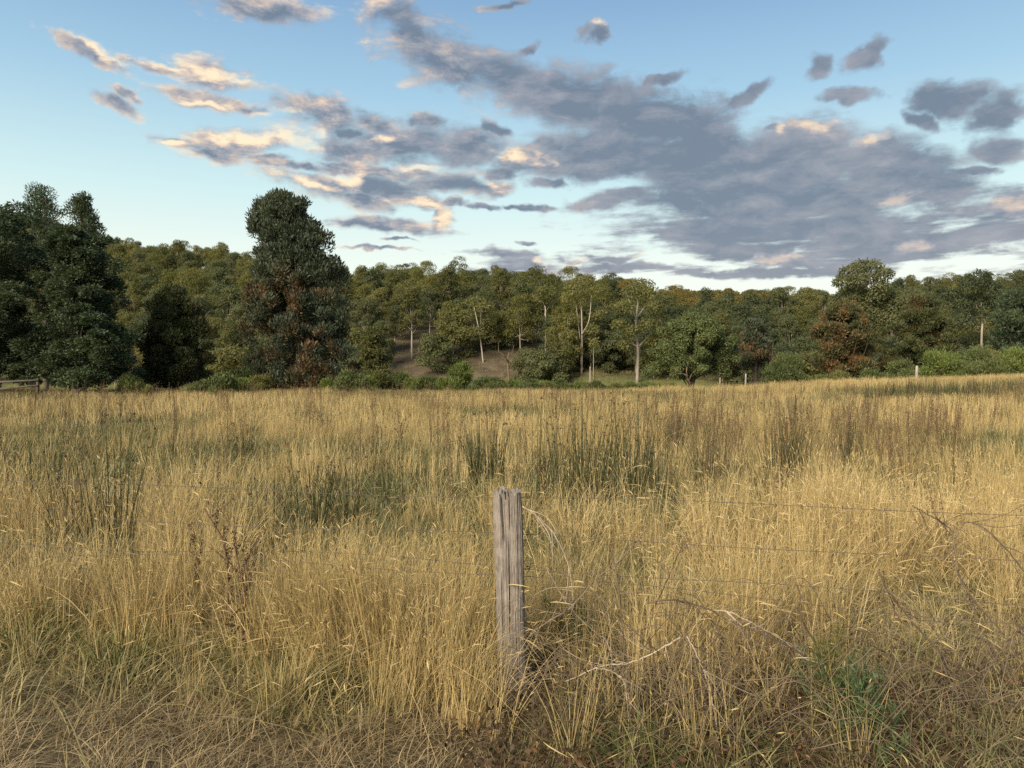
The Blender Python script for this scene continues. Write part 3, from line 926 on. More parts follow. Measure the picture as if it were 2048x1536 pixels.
near_tree(-10, 50, 'massive dark green oak filling the field corner, cut off by the photo edge', 'oak_tree', cl, 520, (0.20, 0.09), 'tier', 'dark_leaf', 34, 600, r=0.30, vert=0.6, fill=0.4)
cl = fill_outline([(455, 95), (520, 75), (600, 60), (700, 45), (770, 40)], [(455, 165), (480, 205), (540, 240), (600, 262), (660, 285), (710, 290), (770, 262)], 462, 768, 190, 21, 35, 4.2, ragged=0.6)
near_tree(150, 48, 'broad dark green oak with layered drooping boughs sweeping down to the grass', 'oak_tree', cl, 520, (0.20, 0.09), 'tier', 'dark_leaf', 35, 640, r=0.26, vert=0.6, fill=0.4)
cl = fill_outline([(578, 320), (620, 290), (680, 275), (772, 280)], [(578, 360), (620, 400), (680, 425), (772, 425)], 585, 770, 130, 14, 36, 3.0, ragged=0.7)
near_tree(350, 54, 'squat olive brown cypress between the dark oaks and the tall blackwood', 'cypress_tree', cl, 420, (0.22, 0.08), 'up', 'olive_leaf', 36, 600, vert=0.9, fill=0.4)
# right hand side
cl = fill_outline([(612, 1655), (650, 1625), (700, 1612), (750, 1640)], [(612, 1715), (650, 1748), (700, 1752), (750, 1745)], 612, 750, 120, 12, 37, 3.2, ragged=0.9)
near_tree(1690, 72, 'rusty brown cypress with upswept sprays behind the round green bush', 'cypress_tree', cl, 380, (0.28, 0.09), 'up', 'brown_leaf', 37, 620, vert=0.9, fill=0.4)
cl = fill_outline([(598, 1820), (640, 1795), (700, 1770), (745, 1750)], [(598, 1860), (640, 1892), (690, 1915), (745, 1900)], 600, 748, 120, 12, 38, 3.2, ragged=0.9)
near_tree(1848, 76, 'green cypress with a reddish brown tip right of the rusty one', 'cypress_tree', cl, 380, (0.28, 0.09), 'up', 'olive_leaf', 38, 610, vert=0.8, fill=0.4)
cl = fill_outline([(628, 1370), (660, 1320), (700, 1295), (748, 1290)], [(628, 1420), (660, 1455), (700, 1482), (748, 1470)], 632, 748, 120, 13, 39, 4.0, ragged=0.8)
near_tree(1382, 84, 'leafy green willow with a wide low crown behind the grass edge', 'willow_tree', cl, 420, (0.26, 0.11), 'droop', 'green_leaf', 39, 650, vert=0.8, fill=0.4)
cl = fill_outline([(590, 2010), (620, 1980), (680, 1985), (720, 1995)], [(590, 2080), (620, 2110), (720, 2120)], 595, 725, 60, 18, 40, 3.0, ragged=0.4)
near_tree(2045, 70, 'near black pine half cut off by the photo edge behind the long green hedge bushes', 'pine_tree', cl, 230, (0.30, 0.12), 'up', 'dark_leaf', 40, 600, vert=0.9, fill=0.4)
cl = fill_outline([(645, 1490), (680, 1475), (730, 1470)], [(645, 1520), (680, 1545), (730, 1560)], 648, 735, 36, 14, 41, 2.5, ragged=0.4)
near_tree(1510, 90, 'dull purplish brown shrubby tree between the willow and the round bush', 'wattle_tree', cl, 220, (0.32, 0.14), 'up', 'wattle_leaf', 41, 660, vert=0.9)
cl = fill_outline([(660, 725), (700, 712), (760, 710)], [(660, 760), (690, 778), (760, 780)], 662, 755, 34, 13, 42, 2.2, ragged=0.4)
near_tree(742, 74, 'rounded olive wattle tucked against the foot of the tall blackwood', 'wattle_tree', cl, 220, (0.34, 0.14), 'round', 'gum_leaf', 42, 680, vert=0.75)


# --- shrubs along the far edge of the meadow ---
def shrub_meshes(seed, hgt, wid, mat, n=26, per=170, leaf=(0.22, 0.06), style='up'):
    r = np.random.default_rng(seed)
    th = r.random(n) * 6.28; q = np.sqrt(r.random(n))
    zz = r.random(n)
    prof = np.sqrt(np.clip(1 - (zz * 0.92) ** 2, 0, 1))
    C = np.stack([np.cos(th) * q * wid * prof * 0.75, np.sin(th) * q * wid * prof * 0.75, hgt * (0.12 + 0.72 * zz)], -1)
    R = wid * (0.22 + 0.15 * r.random(n))
    g = Geo()
    leaf_quads(g, C, np.stack([R, R, R * 1.0], -1), per, leaf[0], leaf[1], style, 0.25, 0.25, 0.9, seed)
    crown = g.mesh('shrub_foliage', M[mat])
    g = Geo()
    for k in range(0, n, 2):
        s = np.array([C[k][0] * 0.12, C[k][1] * 0.12, -0.15])
        Ct = curve_pts([s, s * 0.5 + C[k] * 0.5 + np.array([0, 0, 0.1]), C[k]], 6)
        tube(g, Ct, np.linspace(0.03, 0.008, len(Ct)), 4, r.random())
    stem = g.mesh('shrub_stem', M['dark_bark'])
    return stem, crown


def shrub(px, d, hgt, wid, mat, label, seed, group=None, meshes=None, n=26, leaf=(0.22, 0.06)):
    ms = meshes or shrub_meshes(seed, hgt, wid, mat, n=n, leaf=leaf)
    x = px_at(px, d)
    root = thing('shrub', label, 'shrub', (x, d, float(H(x, d))), rng.random() * 6.28, group)
    link('stem', ms[0], root)
    link('foliage', ms[1], root)
    return root


shrub(920, 62, 3.0, 1.5, 'bright_leaf', 'yellow green bush, the brightest, in front of the bare earth bank', 201, n=34)
shrub(965, 61, 1.6, 1.3, 'green_leaf', 'low mid green bush just right of the yellow green one', 202)
shrub(868, 62, 1.6, 1.1, 'green_leaf', 'small feathery bush just left of the yellow green one', 203)
shrub(1570, 58, 2.6, 1.9, 'green_leaf', 'round green bush alone at the meadow edge below the brown cypress', 204, n=44)
shrub(1885, 60, 2.9, 2.1, 'bright_leaf', 'spiky green bush at the left end of the long row on the right', 205, n=44)
shrub(1960, 60, 3.0, 2.3, 'green_leaf', 'wide green bush in the middle of the long row on the right', 206, n=44)
shrub(2035, 60, 2.8, 2.2, 'bright_leaf', 'green bush at the right end of the long row, cut by the photo edge', 207, n=40)
shrub(1800, 62, 2.2, 1.6, 'green_leaf', 'low dark bush under the green cypress beside a grey fence post', 208)
shrub(262, 46.5, 1.3, 0.8, 'green_leaf', 'light green bush under the boughs of the broad oak', 209)
shrub(445, 47, 1.3, 1.2, 'green_leaf', 'feathery light green bush in front of the squat cypress', 210, n=30)
shrub(700, 52, 1.5, 1.3, 'green_leaf', 'grey green bush at the right foot of the tall blackwood', 211)
shrub(800, 58, 1.7, 1.1, 'green_leaf', 'feathery bush midway between blackwood and yellow green bush', 212)
shrub(750, 56, 1.6, 1.2, 'gum_leaf', 'dull olive bush below the rounded wattle', 213)
shrub(520, 52, 1.2, 1.0, 'gum_leaf', 'dull olive bush at the left foot of the tall blackwood', 214)
shrub(425, 41, 0.75, 0.22, 'green_leaf', 'thin upright green sapling standing out in the grass before the feathery bush', 215, n=9)
shrub(296, 38, 0.8, 0.20, 'gum_leaf', 'small branching sapling in the grass before the broad oak', 216, n=6)
pr = [shrub_meshes(230 + k, 1.5, 1.25, ('green_leaf', 'gum_leaf', 'green_leaf')[k], n=22) for k in range(3)]
kk = 0
for px_, d_, s_ in [(1005, 64, 0.9), (1040, 66, 0.8), (1075, 63, 0.85), (1105, 66, 1.0), (1140, 64, 0.85), (1175, 66, 0.9), (1210, 67, 0.8), (1245, 68, 0.8), (1290, 66, 0.9), (1330, 68, 0.8), (1365, 70, 0.9),
                    (1420, 66, 0.7), (1640, 62, 0.9), (1680, 62, 0.9), (1740, 63, 1.1), (830, 66, 1.0), (990, 70, 1.1), (1120, 74, 1.1), (1060, 78, 1.2), (630, 58, 1.1), (560, 57, 1.0), (480, 55, 1.1)]:
    x = px_at(px_, d_)
    root = thing('shrub', 'low scrubby green bush where meadow meets creek', 'shrub', (x, d_, float(H(x, d_)) - 0.05), rng.random() * 6.28, 'low bushes along the far meadow edge', s_ * (0.9 + 0.2 * rng.random()))
    link('stem', pr[kk % 3][0], root); link('foliage', pr[kk % 3][1], root); kk += 1

pb = [shrub_meshes(240 + k, 1.7, 1.15, ('bright_leaf', 'green_leaf')[k], n=24, per=230, leaf=(0.24, 0.05)) for k in range(2)]
for k, (px_, d_, s_) in enumerate([(735, 55, 0.75), (775, 57, 0.85), (820, 57, 0.7), (850, 58, 0.8), (885, 58, 0.75), (990, 58, 0.75), (1025, 60, 0.7), (1060, 59, 0.72), (1092, 60, 0.68), (1125, 60, 0.75), (1158, 61, 0.7),
                                   (1195, 61, 0.72), (1232, 62, 0.66), (1265, 62, 0.7), (1310, 63, 0.66), (1345, 63, 0.6), (660, 53, 0.65), (400, 46, 0.6), (480, 49, 0.7)]):
    x = px_at(px_, d_)
    root = thing('shrub', 'light green feathery bush in the strip before the creek', 'shrub', (x, d_, float(H(x, d_)) - 0.05), rng.random() * 6.28, 'light green bushes before the creek', (s_ * 1.15, s_ * 1.15, s_))
    link('stem', pb[k % 2][0], root); link('foliage', pb[k % 2][1], root)

# fallen dead limbs and far posts
g = Geo()
b0 = at(1376, 752, 58.0)
for pts in ([(1380, 768), (1372, 752), (1352, 740)], [(1375, 755), (1373, 742), (1374, 734)], [(1376, 752), (1368, 748), (1360, 748)], [(1378, 760), (1384, 748), (1388, 744)]):
    tube(g, curve_pts([at(a, b, 57 + rng.random()) - b0 for a, b in pts], 8), 0.045, 6, 0.3)
o = link('dead_branch', g.mesh('dead_branch', M['bramble'], True), loc=b0)
tag(o, 'pale broken branch sticking up at the far grass edge below the willow', 'branch')
for (px_, top, bot, d_, w_, lab) in [(1833, 732, 762, 50, 0.09, 'grey far fence post beside the low dark bush on the right'), (1491, 748, 772, 54, 0.06, 'thin pale far fence post left of the round green bush'),
                                     (1180, 733, 748, 92, 0.07, 'small timber post on the mown flat beside the slender young tree')]:
    g = Geo()
    x = px_at(px_, d_); z0 = float(H(x, d_)); zt = at(px_, top, d_)[2]
    tube(g, [(0, 0, -0.3), (0.01, 0, (zt - z0) * 0.5), (0.02, 0, (zt - z0) * 0.97), (0.02, 0, zt - z0)], [w_, w_, w_ * 0.95, w_ * 0.7], 8, 0.8)
    o = link('fence_post', g.mesh('far_post', M['dead_wood'], True), loc=(x, d_, z0))
    tag(o, lab, 'post')
# dark timber rails under the big oak
rx = px_at(38, 45.5)
root = thing('timber_rail_fence', 'dark weathered timber rail fence under the massive oak', 'fence', (rx, 45.5, float(H(rx, 45.5))))
for k, xo in enumerate((-1.15, 1.1)):
    g = Geo(); tube(g, [(xo, 0, -0.3), (xo, 0, 0.5), (xo + 0.02, 0, 1.12)], [0.09, 0.09, 0.085], 8, 0.5)
    link('post', g.mesh('rail_post', M['dark_bark'], True), root)
for k, (zz_, dz_) in enumerate(((0.98, 0.06), (0.62, 0.12))):
    g = Geo(); tube(g, [(-1.3, -0.09, zz_ - dz_), (0, -0.09, zz_), (1.2, -0.09, zz_ + dz_)], [0.075, 0.07, 0.065], 6, 0.9)
    link('rail', g.mesh('rail', M['dark_bark'], True), root)


# ------------------------------------------------------------------ grass prototypes
def ribbons(geo, base, h, yaw, lean, curl, w, nseg, tint, face=None, wtip=0.15, droop=0.0):
    N = len(base)
    s = np.linspace(0, 1, nseg + 1)
    dirv = np.stack([np.cos(yaw), np.sin(yaw), np.zeros(N)], -1)
    hor = lean[:, None] * s + curl[:, None] * s ** 2.2
    ver = s[None] - (0.30 * hor * s + droop * np.maximum(s - 0.6, 0) ** 1.5 * curl[:, None] * 2.0)
    Pp = base[:, None] + h[:, None, None] * (ver[..., None] * np.array([0, 0, 1.0]) + hor[..., None] * dirv[:, None])
    if face is None: face = yaw + math.pi / 2 + np.random.default_rng(N).normal(size=N) * 0.7
    side = np.stack([np.cos(face), np.sin(face), np.zeros(N)], -1)
    ww = w[:, None] * np.maximum(1 - s ** 2.0 * (1 - wtip), wtip)
    A = Pp - side[:, None] * ww[..., None] * 0.5
    B = Pp + side[:, None] * ww[..., None] * 0.5
    V = np.stack([A, B], 2).reshape(N, -1, 3)
    k = np.arange(nseg) * 2
    q = np.stack([k, k + 1, k + 3, k + 2], -1)
    Q = (np.arange(N)[:, None, None] * 2 * (nseg + 1) + q[None]).reshape(-1, 4)
    geo.add(V.reshape(-1, 3), Q, None, np.repeat(tint, 2 * (nseg + 1)))
    return Pp[:, -1], unit(Pp[:, -1] - Pp[:, -2])


def heads(geo, tip, d, L, w, tint, r, bend=0.35):
    """seed heads: two crossed spindles that nod"""
    N = len(tip)
    az_ = r.random(N) * 6.28
    hd = np.stack([np.cos(az_), np.sin(az_), np.zeros(N)], -1)
    s = np.array([0, 0.35, 0.7, 1.0]); prof = np.array([0.25, 1.0, 0.8, 0.1])
    Pp = tip[:, None] - d[:, None] * L[:, None, None] * 0.05 + d[:, None] * (L[:, None] * s)[..., None] + hd[:, None] * (bend * L[:, None] * s ** 2)[..., None] - np.array([0, 0, 1.0]) * (bend * 0.5 * L[:, None] * s ** 2)[..., None]
    sd = unit(np.cross(d, np.array([0.3, 0.2, 1.0]) + 0 * d)); s2 = unit(np.cross(d, sd))
    for side in (sd, s2):
        A = Pp - side[:, None] * (w[:, None] * prof)[..., None] * 0.5
        B = Pp + side[:, None] * (w[:, None] * prof)[..., None] * 0.5
        V = np.stack([A, B], 2).reshape(N, -1, 3)
        k = np.arange(3) * 2
        q = np.stack([k, k + 1, k + 3, k + 2], -1)
        Q = (np.arange(N)[:, None, None] * 8 + q[None]).reshape(-1, 4)
        geo.add(V.reshape(-1, 3), Q, None, np.repeat(tint, 8))


def disc(r, n, rad):
    th = r.random(n) * 6.28; q = np.sqrt(r.random(n)) * rad
    return np.stack([np.cos(th) * q, np.sin(th) * q, np.full(n, -0.03)], -1)


def tuft(name, seed, n, rad, hgt, w, nseg, mat, lean=0.18, curl=0.25, hvar=0.45, head=0.0, headL=0.06, headw=0.007, wind=0.0, wtip=0.15, tmin=0.0, tmax=1.0, droop=0.3, bend=0.35):
    r = np.random.default_rng(seed)
    g = Geo()
    base = disc(r, n, rad)
    h = hgt * (1 - hvar + hvar * 1.3 * r.random(n))
    yaw = np.arctan2(base[:, 1], base[:, 0]) + r.normal(size=n) * 1.0
    ln = np.abs(r.normal(size=n)) * lean; cu = np.abs(r.normal(size=n)) * curl
    tint = tmin + (tmax - tmin) * r.random(n)
    tip, d = ribbons(g, base, h, yaw, ln, cu, w * (0.7 + 0.6 * r.random(n)), nseg, tint, wtip=wtip, droop=droop)
    if head > 0:
        k = r.random(n) < head
        m_ = int(k.sum())
        if m_:
            heads(g, tip[k], d[k], headL * (0.7 + 0.6 * r.random(m_)), headw * (0.8 + 0.5 * r.random(m_)), np.clip(tint[k] + 0.3, 0, 1), r, bend)
    return g.mesh(name, M[mat])


def weed_mesh(seed, hgt, nst, mat, seg_w=0.0075, bits=18, bitL=0.016):
    """brown stalks with clustered dry seed along the upper half"""
    r = np.random.default_rng(seed); g = Geo()
    base = disc(r, nst, 0.10)
    h = hgt * (0.6 + 0.5 * r.random(nst)); yaw = r.random(nst) * 6.28
    ln = np.abs(r.normal(size=nst)) * 0.12
    tint = r.random(nst) * 0.5
    ribbons(g, base, h, yaw, ln, ln * 0.3, np.full(nst, seg_w), 3, tint, wtip=0.5)
    for k in range(nst):
        m_ = bits
        s = 0.45 + 0.55 * r.random(m_)
        c = base[k] + h[k] * (np.stack([np.cos(yaw[k]) * ln[k] * s, np.sin(yaw[k]) * ln[k] * s, s], -1)) + r.normal(size=(m_, 3)) * 0.012 * hgt
        leaf_quads(g, c, np.full(m_, 0.006), 2, bitL, bitL * 0.6, 'round', 0, 0.3, 1.0, seed * 31 + k, tints=r.random(m_))
    return g.mesh('weed', M[mat])


def scatter(name, pts, rot, scl, idx, tone, protos, label, rng_=None):
    """ONE stuff object: vertices carry tufts by geometry nodes"""
    N = len(pts)
    me = bpy.data.meshes.new(name)
    me.vertices.add(N)
    me.vertices.foreach_set('co', np.asarray(pts, np.float32).ravel())
    for k, a, ty in (('scl', scl, 'FLOAT'), ('pick', idx, 'INT'), ('tone', tone, 'FLOAT')):
        q = me.attributes.new(k, ty, 'POINT')
        q.data.foreach_set('value', np.asarray(a, np.float32 if ty == 'FLOAT' else np.int32))
    q = me.attributes.new('rot', 'FLOAT_VECTOR', 'POINT')
    q.data.foreach_set('vector', np.asarray(rot, np.float32).ravel())
    me.update()
    ng = bpy.data.node_groups.new(name + '_scatter', 'GeometryNodeTree')
    ng.interface.new_socket('Geometry', in_out='INPUT', socket_type='NodeSocketGeometry')
    ng.interface.new_socket('Geometry', in_out='OUTPUT', socket_type='NodeSocketGeometry')
    T = NT(ng)
    gi = T.n('NodeGroupInput'); go = T.n('NodeGroupOutput')
    jn = T.n('GeometryNodeGeometryToInstance')
    for k, pm in reversed(list(enumerate(protos))):      # later links come first in a multi-input
        po = bpy.data.objects.new('%s_tuft' % name, pm)
        oi = T.n('GeometryNodeObjectInfo')
        oi.inputs['Object'].default_value = po
        oi.inputs['As Instance'].default_value = False
        T.l(oi.outputs['Geometry'], jn.inputs[0])
    ip = T.n('GeometryNodeInstanceOnPoints')
    T.l(gi.outputs[0], ip.inputs['Points'])
    T.l(jn.outputs[0], ip.inputs['Instance'])
    ip.inputs['Pick Instance'].default_value = True
    for nm, ty, so in (('pick', 'INT', 'Instance Index'), ('rot', 'FLOAT_VECTOR', 'Rotation'), ('scl', 'FLOAT', 'Scale')):
        na = T.n('GeometryNodeInputNamedAttribute', data_type=ty)
        na.inputs[0].default_value = nm
        T.l(na.outputs[0], ip.inputs[so])
    T.l(ip.outputs[0], go.inputs[0])
    o = link(name, me)
    md = o.modifiers.new('scatter', 'NODES')
    md.node_group = ng
    return tag(o, label, None, None, 'stuff')


def sample(y0, y1, dens, margin=2.0, half=0.70, seed=0):
    """random ground points in the strip of the view between depths y0 and y1"""
    r = np.random.default_rng(seed)
    area = half * (y1 ** 2 - y0 ** 2) + 2 * margin * (y1 - y0)
    n = int(area * dens)
    out_ = []
    y = np.sqrt(r.random(n * 2) * (y1 ** 2 - y0 ** 2) + y0 ** 2)
    x = (r.random(n * 2) * 2 - 1) * (half * y1 + margin)
    k = np.abs(x) < half * y + margin
    x, y = x[k][:n], y[k][:n]
    return x, y, r


def rots(r, n, tilt=0.08):
    return np.stack([r.normal(size=n) * tilt, r.normal(size=n) * tilt, r.random(n) * 6.28], -1)


def fence_y(x):
    return 3.5 - 0.23 * x


pts_ = np.array([q[0] for q in FAR_FOREST[0]])
r = np.random.default_rng(77)
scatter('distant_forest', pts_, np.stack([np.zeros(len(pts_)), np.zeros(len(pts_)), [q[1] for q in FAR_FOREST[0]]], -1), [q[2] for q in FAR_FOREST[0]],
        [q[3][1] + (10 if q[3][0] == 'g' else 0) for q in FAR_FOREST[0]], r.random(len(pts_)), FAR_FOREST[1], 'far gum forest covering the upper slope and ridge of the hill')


# where the meadow is green and short, and where brown seeding weeds stand
def green_patch(x, y):
    return ss(0.47, 0.60, fbm(x * 0.20 + 40, y * 0.15 + 3, 3)) * (0.25 + 0.75 * ss(4.8, 7.0, y))


def brown_patch(x, y):
    u = x / y
    return ss(0.12, 0.22, u) * (1 - ss(0.55, 0.64, u)) * ss(6.0, 8.0, y) * (1 - ss(15, 20, y)) * ss(0.30, 0.5, fbm(x * 0.5, y * 0.4, 2))


ST_N = [tuft('dry_tuft', 300 + k, 42, 0.09, 0.80, 0.0038, 5, 'straw', lean=0.17, curl=0.26, hvar=0.65, head=0.30, headL=0.05, headw=0.0048) for k in range(6)]
ST_N += [tuft('dry_tuft', 310 + k, 34, 0.12, 0.66, 0.0044, 5, 'straw', lean=0.30, curl=0.62, hvar=0.6, head=0.40, headL=0.065, headw=0.0055, bend=0.9) for k in range(3)]
ST_M = [tuft('dry_tuft', 320 + k, 26, 0.16, 0.68, 0.0058, 4, 'straw', lean=0.12, curl=0.16, hvar=0.65, head=0.12, headL=0.06, headw=0.007) for k in range(6)]
ST_F = [tuft('dry_tuft', 330 + k, 26, 0.30, 0.60, 0.012, 3, 'straw', lean=0.10, curl=0.12, hvar=0.65, head=0.04, headL=0.08, headw=0.012) for k in range(5)]
HB_N = [tuft('herb_tuft', 340 + k, 40, 0.13, 0.24, 0.0060, 4, 'herb', lean=0.45, curl=0.6) for k in range(4)]
HB_M = [tuft('herb_tuft', 350 + k, 40, 0.20, 0.26, 0.010, 3, 'herb', lean=0.4, curl=0.5) for k in range(4)]
HB_F = [tuft('herb_tuft', 360 + k, 30, 0.40, 0.32, 0.022, 2, 'herb', lean=0.35, curl=0.3) for k in range(3)]
TH = [tuft('thatch_tuft', 370 + k, 64, 0.15, 0.13, 0.0036, 4, 'thatch', lean=1.1, curl=1.2, hvar=0.7, droop=0.25) for k in range(5)]
TH += [tuft('thatch_tuft', 376 + k, 16, 0.16, 0.24, 0.0042, 5, 'thatch', lean=1.4, curl=0.5, hvar=0.6, droop=0.1) for k in range(2)]
WD = [weed_mesh(380 + k, 0.92, 6, 'weed') for k in range(4)]
LT = []
for k in range(3):
    g = Geo(); r_ = np.random.default_rng(390 + k)
    c_ = disc(r_, 40, 0.20); c_[:, 2] = 0.02 + 0.10 * r_.random(40)
    leaf_quads(g, c_, np.full(40, 0.02), 3, 0.020, 0.012, 'round', 0, 0.3, 1.0, 395 + k)
    LT.append(g.mesh('litter_tuft', M['litter']))

# tall dry grass
P_, R_, S_, I_, T_ = [], [], [], [], []


def put(x, y, r, scl, idx, tone, tilt=0.08, dz=0.0):
    P_.append(np.stack([x, y, H(x, y) + dz], -1)); R_.append(rots(r, len(x), tilt)); S_.append(scl); I_.append(idx); T_.append(tone)


def flush(name, protos, label):
    global P_, R_, S_, I_, T_
    o = scatter(name, np.concatenate(P_), np.concatenate(R_), np.concatenate(S_), np.concatenate(I_), np.concatenate(T_), protos, label)
    P_, R_, S_, I_, T_ = [], [], [], [], []
    return o


RUSH = [
    (230, 5.6, 1.12, 40, 0.15, 'tall loose rush clump crossing the top wire far left of the post'),
    (150, 6.3, 0.95, 34, 0.22, 'thin leaning rush clump at the left margin beside the tall loose one'),
    (620, 7.0, 0.78, 60, 0.20, 'dense dark rush clump with spreading stems left of the post'),
    (700, 7.4, 0.70, 42, 0.10, 'narrow upright rush clump just right of the dense spreading one'),
    (520, 5.8, 0.72, 30, 0.16, 'sparse leaning rush clump left of the dense spreading one'),
    (800, 7.8, 0.85, 24, 0.16, 'sparse pair of fanning rush stems between dense clump and post'),
    (975, 9.6, 0.98, 85, 0.20, 'dark dense rush clump rising directly behind the post top'),
    (1072, 7.6, 1.15, 26, 0.10, 'slim tall rush clump right behind the bramble arch at the post'),
    (1160, 8.4, 1.32, 90, 0.30, 'largest rush clump with tall seed heads right of the post'),
    (1215, 8.2, 1.20, 60, 0.22, 'tall rush clump merging with the right side of the largest one'),
    (1110, 8.9, 1.10, 36, 0.18, 'loose rush clump merging with the left side of the largest one'),
    (1270, 9.5, 1.10, 46, 0.20, 'mid height rush clump a step right of the largest one'),
    (1325, 8.0, 1.00, 36, 0.14, 'thin rush clump among brown weeds near the largest one'),
    (1420, 10.5, 0.95, 34, 0.18, 'low dull rush clump at the left side of the brown weeds'),
    (1560, 9.0, 0.98, 60, 0.15, 'dark upright rush clump in the middle of the brown weeds'),
    (1585, 9.8, 1.10, 44, 0.12, 'dark rush clump with high seed heads close behind another among brown weeds'),
    (1910, 8.0, 0.98, 14, 0.06, 'few straight green rush stems alone on the far right'),
    (1350, 14.0, 1.0, 40, 0.2, 'distant rush clump right of the largest clump'),
    (490, 13.0, 0.75, 46, 0.18, 'dark distant rush clump in the left part of the meadow'),
    (80, 9.0, 0.85, 30, 0.2, 'faint rush clump at the far left of the meadow'),
    (1700, 12.5, 0.85, 40, 0.2, 'short rush clump beyond the brown weeds'),
]


def near_rush(x, y):
    """room that rush clumps take from the grass"""
    k = np.zeros(len(x), bool)
    for (px_, d_, h_, n_, rad_, lab) in RUSH:
        rx_ = px_at(px_, d_)
        k |= (np.abs(x - rx_ * y / d_) < 0.8 * rad_ + 0.12) & (y < d_ + 0.3) & (y > d_ * 0.80)
    return k


def tone_at(x, y):
    return np.clip(0.60 + 2.0 * (fbm(x * 0.35 + 3, y * 0.25 + 8, 3) - 0.5), 0, 1)


def verge(x, y):
    """how much of the flattened verge: 1 on the near left track"""
    lim = np.where(x < -0.25, 3.38 + 0.10 * np.sin(x * 2.1), 3.38 - 1.6 * (x + 0.25))
    return 1 - ss(lim - 0.22, lim + 0.12, y + 0.12 * np.sin(x * 5.0))


x, y, r = sample(2.0, 7.5, 62, 1.5, seed=1)
v_ = verge(x, y)
near_right = (x > 0.15) & (y < fence_y(x) + 0.15)
keep = (r.random(len(x)) < 0.35 + 0.65 * ss(0.35, 0.58, fbm(x * 1.1 + 9, y * 0.9, 2))) & (r.random(len(x)) > v_ * 1.02) & (r.random(len(x)) > green_patch(x, y) * 0.55) & ~(near_right & (r.random(len(x)) < 0.60))
keep &= ~((y < 2.75))
keep &= ~(near_rush(x, y) & (r.random(len(x)) < 0.75))
keep &= ~((x > -0.22) & (x < 0.16) & (y < 3.45))
x, y, v_ = x[keep], y[keep], v_[keep]
n = len(x)
clump = ss(0.35, 0.62, fbm(x * 1.1 + 9, y * 0.9, 2))
scl = (0.55 + 0.40 * r.random(n)) * (0.62 + 0.52 * clump)
scl *= np.where(y < fence_y(x) - 0.05, 0.72, 1.0)
put(x, y, r, scl, np.where((x > 0.8) & (y < 6) & (r.random(n) < 0.6), r.integers(6, 9, n), r.integers(0, 9, n)), tone_at(x, y) * 0.8 + 0.2 * r.random(n))
x, y, r = sample(7.5, 19, 24, 2.0, seed=2)
keep = (r.random(len(x)) < 0.30 + 0.70 * ss(0.36, 0.60, fbm(x * 0.7 + 2, y * 0.5, 3))) & (r.random(len(x)) > np.maximum(green_patch(x, y) * 0.85, brown_patch(x, y) * 0.55)) & ~(near_rush(x, y) & (r.random(len(x)) < 0.8))
x, y = x[keep], y[keep]; n = len(x)
put(x, y, r, (0.5 + 0.5 * r.random(n)) * (0.65 + 0.6 * fbm(x * 0.5, y * 0.4, 2)), 9 + r.integers(0, 6, n), tone_at(x, y) * 0.8 + 0.2 * r.random(n))
x, y, r = sample(19, 57, 7.5, 3.0, seed=3)
keep = (r.random(len(x)) > green_patch(x, y) * 0.85) & (r.random(len(x)) < 0.45 + 0.55 * ss(0.36, 0.60, fbm(x * 0.3 + 2, y * 0.16, 3)))
x, y = x[keep], y[keep]; n = len(x)
put(x, y, r, (0.5 + 0.5 * r.random(n)) * (0.65 + 0.6 * fbm(x * 0.25, y * 0.15, 2)), 15 + r.integers(0, 5, n), tone_at(x, y) * 0.75 + 0.25 * r.random(n))
for (px_, d_, n_) in ((985, 3.22, 3), (945, 3.25, 3), (900, 3.3, 4), (850, 3.35, 5), (790, 3.4, 4)):
    xx_ = px_at(px_, d_) + r.normal(size=n_) * 0.05; yy_ = d_ + r.normal(size=n_) * 0.05
    P_.append(np.stack([xx_, yy_, H(xx_, yy_)], -1)); R_.append(np.stack([r.normal(size=n_) * 0.08, 0.22 + r.normal(size=n_) * 0.08, r.random(n_) * 0.6], -1))
    S_.append(0.55 + 0.25 * r.random(n_)); I_.append(r.integers(0, 6, n_)); T_.append(0.55 + 0.4 * r.random(n_))
for (px_, d_, n_) in ((560, 4.0, 22), (640, 3.85, 26), (705, 3.95, 24), (770, 3.75, 16), (850, 3.8, 20), (915, 3.7, 20), (300, 4.3, 20), (110, 4.4, 18), (430, 4.5, 16), (1130, 4.1, 10), (1480, 3.9, 16), (1620, 4.1, 16)):
    xx_ = px_at(px_, d_) + r.normal(size=n_) * 0.13; yy_ = d_ + r.normal(size=n_) * 0.13
    put(xx_, yy_, r, 0.72 + 0.26 * r.random(n_), r.integers(0, 9, n_), 0.40 + 0.35 * r.random(n_), 0.10)
flush('dry_grass', ST_N + ST_M + ST_F, 'tall dry golden grass standing over the whole meadow')

# low green and straw undergrowth
x, y, r = sample(2.2, 8, 60, 1.5, seed=4)
v_ = verge(x, y)
keep = r.random(len(x)) > v_ * 0.90
x, y = x[keep], y[keep]; n = len(x)
gp = green_patch(x, y)
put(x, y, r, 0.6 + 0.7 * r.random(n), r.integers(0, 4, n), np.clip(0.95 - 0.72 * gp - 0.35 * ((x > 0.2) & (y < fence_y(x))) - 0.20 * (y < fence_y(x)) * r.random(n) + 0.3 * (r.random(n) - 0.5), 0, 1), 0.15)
x, y, r = sample(8, 20, 22, 2.0, seed=5); n = len(x)
gp = green_patch(x, y)
put(x, y, r, 0.7 + 0.7 * r.random(n), 4 + r.integers(0, 4, n), np.clip(0.88 - 0.72 * gp + 0.3 * (r.random(n) - 0.5), 0, 1), 0.12)
x, y, r = sample(20, 58, 5.0, 3.0, seed=6); n = len(x)
gp = green_patch(x, y)
